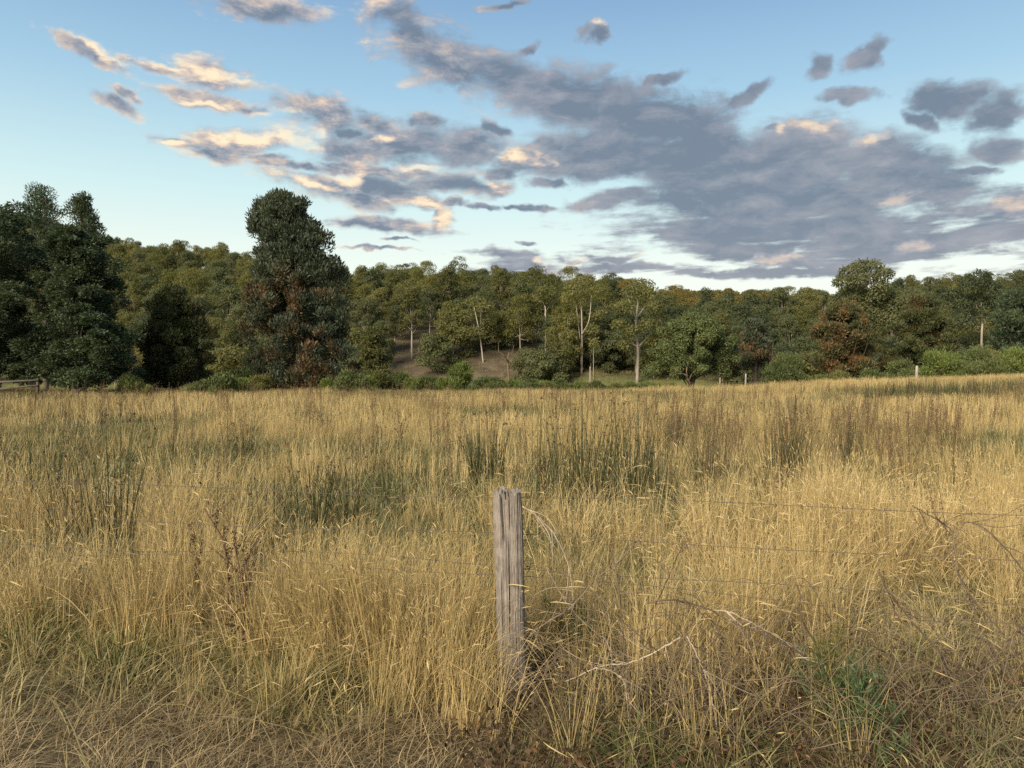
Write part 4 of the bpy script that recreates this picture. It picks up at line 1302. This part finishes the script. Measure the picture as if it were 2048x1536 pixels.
put(x, y, r, 0.7 + 0.6 * r.random(n), 8 + r.integers(0, 3, n), np.clip(0.9 - 0.75 * gp + 0.25 * (r.random(n) - 0.5), 0, 1), 0.1)
x, y, r = sample(58, 140, 0.55, 3.0, half=0.55, seed=16); n = len(x)
put(x, y, r, 0.9 + 0.9 * r.random(n), 8 + r.integers(0, 3, n), np.clip(0.25 + 0.5 * fbm(x * 0.2, y * 0.2, 2) + 0.4 * (r.random(n) - 0.5), 0, 1), 0.15)
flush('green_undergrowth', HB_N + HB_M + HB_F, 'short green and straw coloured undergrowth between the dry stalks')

# flattened dead thatch on the verge and below the fence
x, y, r = sample(1.9, 6.0, 150, 1.5, seed=7)
v_ = verge(x, y)
keep = r.random(len(x)) < np.maximum(v_, 0.30)
x, y, v_ = x[keep], y[keep], v_[keep]; n = len(x)
put(x, y, r, 0.55 + 0.5 * r.random(n), r.integers(0, 7, n), np.clip(0.02 + 0.75 * fbm(x * 1.2, y * 1.2, 3) + 0.25 * (r.random(n) - 0.5), 0, 1), 0.12, 0.01)
flush('dead_thatch', TH, 'flattened grey straw thatch matted over the verge and under the grass')

# rusty leaf litter and dead bracken at the foot of the post
x, y, r = sample(2.2, 4.6, 90, 0.6, seed=8)
keep = (x > -0.05) & (y < fence_y(x) + 0.4) & (r.random(len(x)) < 0.5)
x, y = x[keep], y[keep]; n = len(x)
put(x, y, r, 0.7 + 0.8 * r.random(n), r.integers(0, 3, n), r.random(n), 0.2, 0.0)
flush('leaf_litter', LT, 'rusty brown dead leaves lying in the shade right of the post')

# brown seeding weeds
x, y, r = sample(6.0, 20, 4.2, 1.0, seed=9)
keep = r.random(len(x)) < brown_patch(x, y)
x, y = x[keep], y[keep]
x2, y2, r2 = sample(4.5, 40, 0.75, 1.0, seed=10)
x = np.concatenate([x, x2]); y = np.concatenate([y, y2]); n = len(x)
put(x, y, r, 0.6 + 0.6 * r.random(n), r.integers(0, 4, n), r.random(n), 0.1)
flush('seeding_weeds', WD, 'brown seeding weed stalks standing thickly in the right of the meadow')


# ------------------------------------------------------------------ rush clumps (each one a thing)
def rush_mesh(seed, n, hgt, rad, w=0.006, lean=0.16, head=0.35):
    r = np.random.default_rng(seed); g = Geo()
    base = disc(r, n, rad)
    h = hgt * (0.40 + 0.65 * r.random(n))
    yaw = np.arctan2(base[:, 1], base[:, 0]) + r.normal(size=n) * 0.5
    ln = np.abs(r.normal(size=n)) * lean
    tint = r.random(n) * 0.9
    for f in (0.0, math.pi / 2):
        tip, d = ribbons(g, base, h, yaw, ln, ln * 0.35, w * (0.7 + 0.5 * np.ones(n)), 4, tint, face=yaw + f, wtip=0.2)
    k = r.random(n) < head
    m_ = int(k.sum())
    stems = g.mesh('rush_stems', M['rush'])
    g2 = Geo()
    leaf_quads(g2, tip[k] - d[k] * 0.03, np.full(m_, 0.009), 6, 0.024, 0.010, 'up', 0.3, 0.2, 1.0, seed + 1)
    return stems, g2.mesh('rush_seed_heads', M['dock_stem'])


for k, (px_, d_, h_, n_, rad_, lab) in enumerate(RUSH):
    x = px_at(px_, d_)
    st, hd = rush_mesh(500 + k, int(n_ * 1.15), h_ * 1.15, rad_, w=0.0060 if d_ < 9 else 0.0078, lean=0.15 if 'lean' not in lab and 'spread' not in lab else 0.28)
    root = thing('rush_clump', lab, 'rush', (x, d_, float(H(x, d_)) - 0.02), 0.0, 'rush clumps in the meadow')
    link('stems', st, root); tag(link('seed_heads', hd, root), kind='stuff')
sh = [rush_mesh(540 + k, 110, 1.0, 0.55, w=0.016, lean=0.18, head=0.2) for k in range(2)]
for k, (px_, d_) in enumerate([(1890, 36), (1930, 37), (1965, 35), (2000, 36), (2035, 35), (1845, 38), (1800, 34), (1760, 33), (2060, 37)]):
    x = px_at(px_, d_)
    root = thing('rush_clump', 'dark green rush clump on the far rise below the bush row', 'rush', (x, d_, float(H(x, d_)) - 0.02), rng.random() * 6, 'far rushes on the rise', 0.85 + 0.3 * rng.random())
    link('stems', sh[k % 2][0], root); tag(link('seed_heads', sh[k % 2][1], root), kind='stuff')

# ------------------------------------------------------------------ individual dark weeds, green weeds, tussocks near the fence
def dock(px_, d_, h_, label, seed, nst=2):
    x = px_at(px_, d_)
    root = thing('dock_plant', label, 'weed', (x, d_, float(H(x, d_)) - 0.02))
    r = np.random.default_rng(seed); g = Geo(); g2 = Geo()
    for k in range(nst):
        b = np.array([r.normal() * 0.03, r.normal() * 0.03, 0.0]); hh = h_ * (1 - 0.25 * k * r.random())
        Pt = curve_pts([b, b + np.array([r.normal() * 0.03, 0, hh * 0.4]), b + np.array([r.normal() * 0.05, 0, hh * 0.75]), b + np.array([r.normal() * 0.07, 0, hh])], 12)
        tube(g, Pt, np.linspace(0.008, 0.002, len(Pt)), 6, r.random())
        for q in range(6):
            s = Pt[int(len(Pt) * (0.45 + 0.08 * q)) if int(len(Pt) * (0.45 + 0.08 * q)) < len(Pt) else -1]
            e = s + np.array([r.normal() * 0.05, r.normal() * 0.05, 0.08 + 0.07 * r.random()])
            Ct = curve_pts([s, (s + e) / 2 + r.normal(size=3) * 0.01, e], 4)
            tube(g, Ct, np.linspace(0.003, 0.0012, len(Ct)), 4, r.random())
            leaf_quads(g2, np.linspace(s, e, 7), np.full(7, 0.010), 5, 0.014, 0.010, 'round', 0, 0.2, 1.0, seed * 7 + q + 50 * k)
        leaf_quads(g2, Pt[1:len(Pt) // 2], np.full(len(Pt) // 2 - 1, 0.02), 3, 0.08, 0.02, 'droop', 0, 0.2, 1.0, seed + 99 + k)
    link('stems', g.mesh('dock_stems', M['dock_stem'], True), root)
    tag(link('seed_heads', g2.mesh('dock_seeds', M['weed']), root), kind='stuff')


dock(440, 4.05, 0.80, 'dead dock with a thin crooked dark stem left of a thicker one', 601, 1)
dock(470, 3.85, 0.68, 'dead dock with a thick dark brown stem before the tall golden grass', 602, 2)
dock(405, 4.5, 0.55, 'short dark dead weed, leftmost of the three by the verge', 603, 1)
dock(1085, 8.8, 0.6, 'dead brown weed right of the post in the mid grass', 604)
dock(800, 15, 0.7, 'lone brown weed stalk in the middle distance left of the post', 605)


def leafy(px_, d_, h_, wid, n, label, seed, mat, name='green_weed', leaf=(0.06, 0.012)):
    x = px_at(px_, d_)
    root = thing(name, label, 'weed', (x, d_, float(H(x, d_)) - 0.02))
    r = np.random.default_rng(seed); g = Geo(); g2 = Geo()
    for k in range(n):
        b = disc(r, 1, wid * 0.25)[0]; th = r.random() * 6.28; ln = abs(r.normal()) * wid * 0.5; hh = h_ * (0.5 + 0.5 * r.random())
        Pt = curve_pts([b, b + np.array([math.cos(th) * ln * 0.3, math.sin(th) * ln * 0.3, hh * 0.5]), b + np.array([math.cos(th) * ln, math.sin(th) * ln, hh])], 12)
        tube(g, Pt, np.linspace(0.004, 0.0012, len(Pt)), 4, r.random())
        leaf_quads(g2, Pt[2:], np.full(len(Pt) - 2, 0.022), 14, leaf[0], leaf[1], 'up', 0.2, 0.2, 0.9, seed * 13 + k)
    link('stems', g.mesh('weed_stems', M['rush'], False), root)
    link('leaves', g2.mesh('weed_leaves', M[mat]), root)


leafy(1735, 2.95, 0.42, 0.30, 26, 'bushy dark green weed in the shade below the brambles on the right', 611, 'weed_leaf', leaf=(0.036, 0.0075))
leafy(1660, 3.1, 0.60, 0.20, 8, 'grey green feathery weed beside the bushy dark green one', 612, 'gum_leaf', leaf=(0.05, 0.006))
leafy(1150, 4.0, 0.30, 0.15, 7, 'small green weed in the gap just right of the post', 613, 'green_leaf')


def tussock(px_, d_, scl, label, seed, tone, hgt=0.28):
    x = px_at(px_, d_)
    g = Geo(); r = np.random.default_rng(seed); n = 150
    base = disc(r, n, 0.10); yaw = np.arctan2(base[:, 1], base[:, 0]) + r.normal(size=n) * 0.6
    ribbons(g, base, hgt * (0.5 + 0.7 * r.random(n)), yaw, np.abs(r.normal(size=n)) * 0.5 + 0.1, np.abs(r.normal(size=n)) * 0.6, np.full(n, 0.008), 5, tone + 0.35 * r.random(n), wtip=0.08, droop=0.4)
    o = link('grass_tussock', g.mesh('tussock', M['green_blade']), loc=(x, d_, float(H(x, d_)) - 0.01), scale=scl)
    tag(o, label, 'grass', 'green tussocks on the verge')


tussock(490, 3.85, 1.0, 'green grass tussock beside the dead docks on the verge', 621, 0.05)
tussock(585, 3.55, 1.0, 'yellow green tussock at the foot of the golden grass left of the post', 622, 0.35, 0.34)
tussock(1395, 2.95, 0.9, 'small bright tussock at the bottom right of the post', 623, 0.1)
tussock(240, 3.9, 1.1, 'grey green tussock on the left verge', 624, 0.3, 0.3)
tussock(40, 4.1, 1.1, 'green tussock at the left photo edge', 625, 0.25, 0.34)
tussock(1290, 2.85, 0.9, 'green tussock in the shade right below the bramble litter', 626, 0.15, 0.3)

# ------------------------------------------------------------------ fence: post, wires
ma, t, out = new_mat('weathered_post')
tcn = t.n('ShaderNodeTexCoord')
mp = t.n('ShaderNodeMapping'); t.l(tcn.outputs['Object'], mp.inputs['Vector']); mp.inputs['Scale'].default_value = (1, 1, 0.11)
g1 = t.noise(mp.outputs[0], 80, 6, 0.65, dist=0.9); g2 = t.noise(mp.outputs[0], 260, 3, 0.6)
g3 = t.noise(tcn.outputs['Object'], 7, 4, 0.6); g4 = t.noise(tcn.outputs['Object'], 45, 4, 0.7)
col = t.ramp(t.math('ADD', t.math('MULTIPLY', g1.outputs[0], 0.6), t.math('MULTIPLY', g2.outputs[0], 0.4)), [(0.33, (0.070, 0.058, 0.047)), (0.5, (0.175, 0.150, 0.124)), (0.68, (0.30, 0.265, 0.222))])
col = t.mix(t.step(g3.outputs[0], 0.45, 0.72, 0, 0.55), col, (0.30, 0.265, 0.225))
col = t.mix(t.step(g4.outputs[0], 0.62, 0.75, 0, 0.45), col, (0.24, 0.25, 0.21))
p = t.n('ShaderNodeBsdfPrincipled'); t.l(col, p.inputs['Base Color']); p.inputs['Roughness'].default_value = 0.9; p.inputs['Specular IOR Level'].default_value = 0.15
bp = t.n('ShaderNodeBump'); bp.inputs['Strength'].default_value = 0.9; bp.inputs['Distance'].default_value = 0.006
t.l(t.math('ADD', g1.outputs[0], t.math('MULTIPLY', g2.outputs[0], 0.5)), bp.inputs['Height']); t.l(bp.outputs[0], p.inputs['Normal'])
t.l(p.outputs[0], out.inputs[0])
M['post'] = ma

post = thing('fence_post', 'weathered grey timber fence post with a split face and a frayed top', 'post', (px_at(1027, 3.5), 3.5, float(H(px_at(1027, 3.5), 3.5))))
PH = float(at(1015, 984, 3.5)[2] - post.location.z)
na, nz = 300, 96
th = np.concatenate([np.linspace(0, math.pi, 70, endpoint=False), np.linspace(math.pi, 2 * math.pi, 230, endpoint=False)])
zs = np.concatenate([np.linspace(-0.35, PH * 0.78, 60), np.linspace(PH * 0.78, PH, nz - 59)[1:]])
TH_, ZZ = np.meshgrid(th, zs)
hw = 0.064 + 0.006 * ss(PH * 0.4, 0, ZZ) - 0.003 * ss(PH * 0.92, PH, ZZ)
c_, s_ = np.cos(TH_), np.sin(TH_)
rad = hw / (np.abs(c_) ** 3.6 + np.abs(s_) ** 3.6) ** (1 / 3.6)
grain = fbm(TH_ * 9 + 20, ZZ * 1.8, 3) - 0.5
grain2 = vnoise(TH_ * 26 + 3, ZZ * 2.5) - 0.5
wob = fbm(TH_ * 1.2, ZZ * 3.0 + 5, 2) - 0.5
rad = rad + 0.0045 * grain + 0.0022 * grain2 + 0.010 * wob
fr = -math.pi / 2 + 2 * math.pi


def crack(a0, z0, z1, width, deep, drift=0.0, seed=0):
    zc = (ZZ - z0) / (z1 - z0)
    prof = np.clip(np.sin(np.clip(zc, 0, 1) * math.pi), 0, 1) ** 0.6
    a = a0 + drift * zc + 0.05 * (vnoise(ZZ * 9 + seed, ZZ * 0 + seed) - 0.5)
    return deep * prof * np.exp(-((TH_ - a) / width) ** 2)


rad = rad - crack(fr - 0.12, 0.28, 0.74, 0.024, 0.034, 0.12, 1) - crack(fr - 0.35, 0.72, PH + 0.30, 0.05, 0.026, -0.22, 2) - crack(fr + 0.10, 0.78, PH + 0.25, 0.022, 0.020, 0.12, 3)
rad = rad - crack(fr + 0.55, 0.45, 0.95, 0.022, 0.020, 0.16, 4) - crack(fr + 0.30, -0.1, 0.45, 0.02, 0.014, 0.05, 5) - crack(fr - 0.6, 0.1, 0.6, 0.02, 0.016, 0.05, 6)
fray = 0.034 * (vnoise(TH_ * 5, TH_ * 0 + 3) - 0.55) + 0.022 * (vnoise(TH_ * 14, TH_ * 0 + 8) - 0.5) + 0.012 * (vnoise(TH_ * 31, TH_ * 0 + 9) - 0.5)
topw = ss(PH - 0.10, PH, ZZ)
lean_x = (px_at(1015, 3.5) - px_at(1027, 3.5)) / PH
ZV = ZZ + fray * topw
Vp = np.stack([rad * c_ + lean_x * ZV, rad * s_ * 0.95 + 0.01 * ZV, ZV], -1).reshape(-1, 3)
i = np.arange(nz - 1)[:, None] * na; j = np.arange(na)[None]; k = (j + 1) % na
Q = np.stack([i + j, i + k, i + na + k, i + na + j], -1).reshape(-1, 4)
g = Geo()
# worn end grain: rings inward with rough relief
rings = [Vp]
rt = rad[-1]
nr = 14
for q in range(1, nr + 1):
    f = 1 - q / nr
    rr_ = rt * f
    xx2 = rr_ * np.cos(th) + lean_x * PH; yy2 = rr_ * np.sin(th) * 0.95 + 0.01 * PH
    zt = PH + 0.040 * (vnoise(xx2 * 70 + 7, yy2 * 70) - 0.6) + 0.026 * (vnoise(xx2 * 190, yy2 * 190 + 5) - 0.5) + fray[-1] * f ** 3 - 0.008 * (1 - f)
    rings.append(np.stack([xx2, yy2, zt], -1))
Vall = np.concatenate(rings)
i2 = (np.arange(nr)[:, None] + nz - 1) * na
Q2 = np.stack([i2 + j, i2 + k, i2 + na + k, i2 + na + j], -1).reshape(-1, 4)
pm = build_mesh('post_body', Vall, [np.concatenate([Q, Q2])], M['post'], smooth=True)
link('post_body', pm, post)

for k, zt in enumerate((0.918, 0.750, 0.590)):
    g = Geo()
    tube(g, [(0.058, 0.055, zt + 0.006), (0.074, 0.066, zt + 0.004), (0.074, 0.068, zt - 0.006), (0.058, 0.056, zt - 0.008)], 0.002, 5, 0.3)
    link('staple', g.mesh('staple', M['wire'], True), post)
LV = [0.918, 0.750, 0.590, 0.555]
NAMES = ['top fence wire, thin and rusty, running behind the post', 'second fence wire from the top, strung behind the post', 'third fence wire from the top, with barbs', 'lowest visible fence wire, sagging close under the barbed one']
for k, (hz, lab) in enumerate(zip(LV, NAMES)):
    xs = np.linspace(-5.2, 4.2, 60)
    ys = fence_y(xs) + 0.075
    sag = 0.02 * np.sin(xs * 1.1 + k) + (0.012 * np.sin(xs * 2.7 + 2 * k))
    sag = sag - np.interp(0.0, xs, sag)
    zz_ = hz + sag * (0.6 if k < 2 else 1.2) - (0.0 if k != 3 else 0.02 * np.abs(xs))
    g = Geo()
    o_ = np.array([xs[0], ys[0], zz_[0]])
    tube(g, np.stack([xs, ys, zz_], -1) - o_, 0.0013, 5, 0.2)
    w = link('fence_wire', g.mesh('fence_wire', M['wire'], True), loc=o_)
    tag(w, lab, 'wire', 'fence wires')
    if k in (0, 2):
        g = Geo()
        for bx in np.arange(-5.0, 4.1, 0.16):
            c = np.array([bx, np.interp(bx, xs, ys), np.interp(bx, xs, zz_)]) - o_
            a_ = rng.random() * 6.28
            dv = np.array([0.3 * math.cos(a_), math.cos(a_), math.sin(a_)]) * 0.014
            tube(g, [c - dv, c, c + dv], [0.0006, 0.0022, 0.0006], 4, 0.2)
            dv = np.array([0.3, -math.sin(a_), math.cos(a_)]) * 0.012
            tube(g, [c - dv, c, c + dv], [0.0006, 0.0022, 0.0006], 4, 0.2)
        b_ = link('barbs', g.mesh('barbs', M['wire']), w)
        b_['kind'] = 'stuff'


# ------------------------------------------------------------------ dead bramble canes over the fence on the right
def cane(px_pts, d, r0, r1, label, mat, twigs=3, seed=0, name='bramble_cane'):
    rr = np.random.default_rng(seed)
    dd = d if hasattr(d, '__len__') else [d] * len(px_pts)
    Pp = np.array([at(a, b, q) for (a, b), q in zip(px_pts, dd)])
    C = curve_pts(Pp, 30)
    C += rr.normal(size=C.shape) * 0.0015
    o_ = C[-1].copy()
    g = Geo()
    R = 0.70 * np.linspace(r0, r1, len(C)) * (1 + 0.14 * rr.normal(size=len(C)))
    twigs = twigs * 3 + 2
    tube(g, C - o_, R, 6, rr.random())
    for q in range(twigs):
        k = rr.integers(3, len(C) - 2)
        dv = unit(C[k + 1] - C[k]) + rr.normal(size=3) * 0.55
        L_ = 0.10 + 0.18 * rr.random()
        e = C[k] + unit(dv) * L_
        Ct = curve_pts([C[k], (C[k] + e) / 2 + rr.normal(size=3) * 0.012, e], 6) - o_
        tube(g, Ct, np.linspace(R[k] * 0.6, 0.0008, len(Ct)), 5, rr.random())
    o = link(name, g.mesh('cane', M[mat], True), loc=o_)
    tag(o, label, 'branch', 'dead bramble canes by the fence')


def cp(cx, cy):      # crop 5 -> photo pixels
    return (850 + cx / 2.621, 950 + cy / 2.621)


def cq(cx, cy):      # crop 7 -> photo pixels
    return (1300 + cx / 2.414, 900 + cy / 2.414)


cane([cp(510, 165), cp(575, 205), cp(660, 290), cp(720, 390), cp(760, 510), cp(775, 640), cp(770, 690)], 3.45, 0.0052, 0.0026, 'arching cane springing from the top right side of the post', 'bramble_pale', 2, 1)
cane([cp(1165, 280), cp(1090, 370), cp(1000, 470), cp(900, 540), cp(800, 660), cp(750, 705), cp(600, 800), cp(550, 845)], 3.4, 0.0036, 0.0060, 'long forked stick slanting down to the middle of the post', 'bramble', 4, 2)
cane([cp(960, 365), cp(995, 480), cp(1030, 700), cp(1040, 900), cp(1060, 1100), cp(1075, 1320)], 3.2, 0.0042, 0.0050, 'upright thin cane standing right of the post', 'bramble', 2, 3)
cane([cp(890, 1010), cp(980, 1030), cp(1040, 1080), cp(1070, 1180), cp(1078, 1250), cp(1068, 1310)], 3.1, 0.0046, 0.0066, 'pale cane bent over like a hook near the ground', 'bramble_pale', 2, 4)
cane([cp(1342, 850), cp(1200, 930), cp(1070, 985), cp(920, 1005), cp(740, 1080)], 3.15, 0.0050, 0.0030, 'pale cane lying low across the upright one', 'bramble_pale', 3, 5)
cane([cp(820, 640), cp(900, 800), cp(960, 880), cp(1000, 930)], 3.35, 0.0034, 0.0026, 'short thin twig hanging below the forked stick', 'bramble', 1, 6)
cane([cp(640, 490), cp(700, 600), cp(760, 690), cp(830, 770), cp(930, 850), cp(975, 885)], 3.45, 0.0026, 0.0032, 'fine twig crossing beneath the arching cane', 'bramble_pale', 1, 7)
cane([cq(-10, 735), cq(120, 725), cq(270, 765), cq(400, 830), cq(520, 880), cq(640, 935), cq(760, 1000)], 3.05, 0.0056, 0.0040, 'thick fallen cane running from the post side down to the green weed', 'bramble', 4, 8)
cane([cq(290, 770), cq(400, 790), cq(520, 850), cq(620, 905), cq(740, 985)], 3.1, 0.0042, 0.0030, 'cane lying against the thick fallen one', 'bramble_pale', 2, 9)
cane([cq(1455, 370), cq(1475, 480), cq(1490, 600), cq(1560, 720), cq(1640, 810), cq(1710, 890)], 3.2, 0.0056, 0.0050, 'dark cane dropping steeply from the highest fork on the right', 'bramble', 3, 10)
cane([cq(1470, 430), cq(1510, 360), cq(1560, 350), cq(1640, 400), cq(1720, 480), cq(1806, 590)], 3.2, 0.0040, 0.0044, 'arched cane looping right from the highest fork', 'bramble', 2, 11)
cane([cq(1270, 270), cq(1340, 310), cq(1400, 345), cq(1460, 390)], 3.25, 0.0030, 0.0040, 'thin twig reaching left of the highest fork', 'bramble', 2, 12)
cane([cq(1100, 580), cq(1150, 680), cq(1240, 800), cq(1330, 900), cq(1420, 1000), cq(1520, 1060), cq(1615, 1105)], 3.0, 0.0048, 0.0066, 'long dark cane slanting down through the grass on the right', 'bramble', 5, 13)
cane([cq(1806, 850), cq(1720, 940), cq(1640, 1050), cq(1560, 1220)], 2.95, 0.0050, 0.0034, 'bare cane leaning in from the photo edge on the right', 'bramble', 2, 14)
cane([cq(180, 900), cq(230, 1000), cq(275, 1110), cq(310, 1260), cq(320, 1330)], 2.95, 0.0034, 0.0040, 'white thin cane dropping to the grass at the bottom right of the post', 'bramble_pale', 1, 15)
cane([cq(60, 760), cq(140, 870), cq(185, 930), cq(330, 1010), cq(420, 1100), cq(100, 1190)][:4], 3.05, 0.0030, 0.0030, 'thin brown twig under the thick fallen cane', 'bramble', 1, 16)
cane([cq(430, 1100), cq(300, 1130), cq(200, 1165), cq(90, 1200)], 2.95, 0.0034, 0.0030, 'short level stick close to the ground right of the hook', 'bramble', 1, 17)
cane([cq(0, 790), cq(60, 680), cq(120, 540), cq(180, 420)], 3.6, 0.0044, 0.0020, 'dark straight stem leaning right behind the fallen cane', 'dock_stem', 2, 18)
cane([cq(700, 640), cq(725, 700), cq(720, 780), cq(760, 870), cq(800, 920)], 3.15, 0.0040, 0.0044, 'crooked dark twig above the green weed', 'bramble', 2, 19)
cane([cq(985, 865), cq(1080, 880), cq(1150, 890)], 3.1, 0.0036, 0.0030, 'short level twig in the grass above the green weed', 'bramble', 1, 20)

# the fine tangle between the canes
g = Geo(); r = np.random.default_rng(700)
for k in range(430):
    px_ = 1060 + 990 * r.random(); d_ = 2.75 + 0.75 * r.random() - 0.25 * (px_ - 1060) / 990
    x0_ = px_at(px_, d_); h_ = 0.05 + 0.42 * r.random() ** 1.3
    a_ = r.random() * 6.28; L_ = 0.15 + 0.30 * r.random()
    p0 = np.array([x0_, d_, float(H(x0_, d_)) + h_])
    dv = np.array([math.cos(a_), math.sin(a_) * 0.5, r.normal() * 0.5]) * L_
    p2 = p0 + dv; p2[2] = max(p2[2], 0.02)
    p1 = (p0 + p2) / 2 + np.array([0, 0, 0.05 + 0.08 * r.random()])
    Ct = curve_pts([p0, p1, p2], 8)
    tube(g, Ct, np.linspace(0.0017, 0.0007, len(Ct)) * (0.7 + 0.5 * r.random()), 4, r.random())
o = link('bramble_tangle', g.mesh('bramble_tangle', M['bramble']))
tag(o, 'fine tangle of thin dead bramble twigs between the canes', None, None, 'stuff')


# ------------------------------------------------------------------ labels: where look alone does not tell two trees apart, say which one
by = {}
for o in list(COL.objects):
    if o.get('category') and o.get('label'):
        by.setdefault(o['label'], []).append(o)
NUM = ['', 'second', 'third', 'fourth', 'fifth', 'sixth', 'seventh', 'eighth', 'ninth', 'tenth', 'eleventh', 'twelfth']
for lab, os_ in by.items():
    if 1 < len(os_) <= 24:
        os_.sort(key=lambda o: o.location.x / max(o.location.y, 1))
        for k, o in enumerate(os_):
            b = len(os_) - 1 - k
            side, q = ('left', k) if k <= b else ('right', b)
            o['label'] = (side + 'most ' if q == 0 else NUM[q] + ' from ' + side + ', ') + lab

for o in COL.objects:
    lab = o.get('label')
    if lab and len(lab.split()) > 16:
        o['label'] = lab.replace('in the strip before', 'before').replace(' the ', ' ')
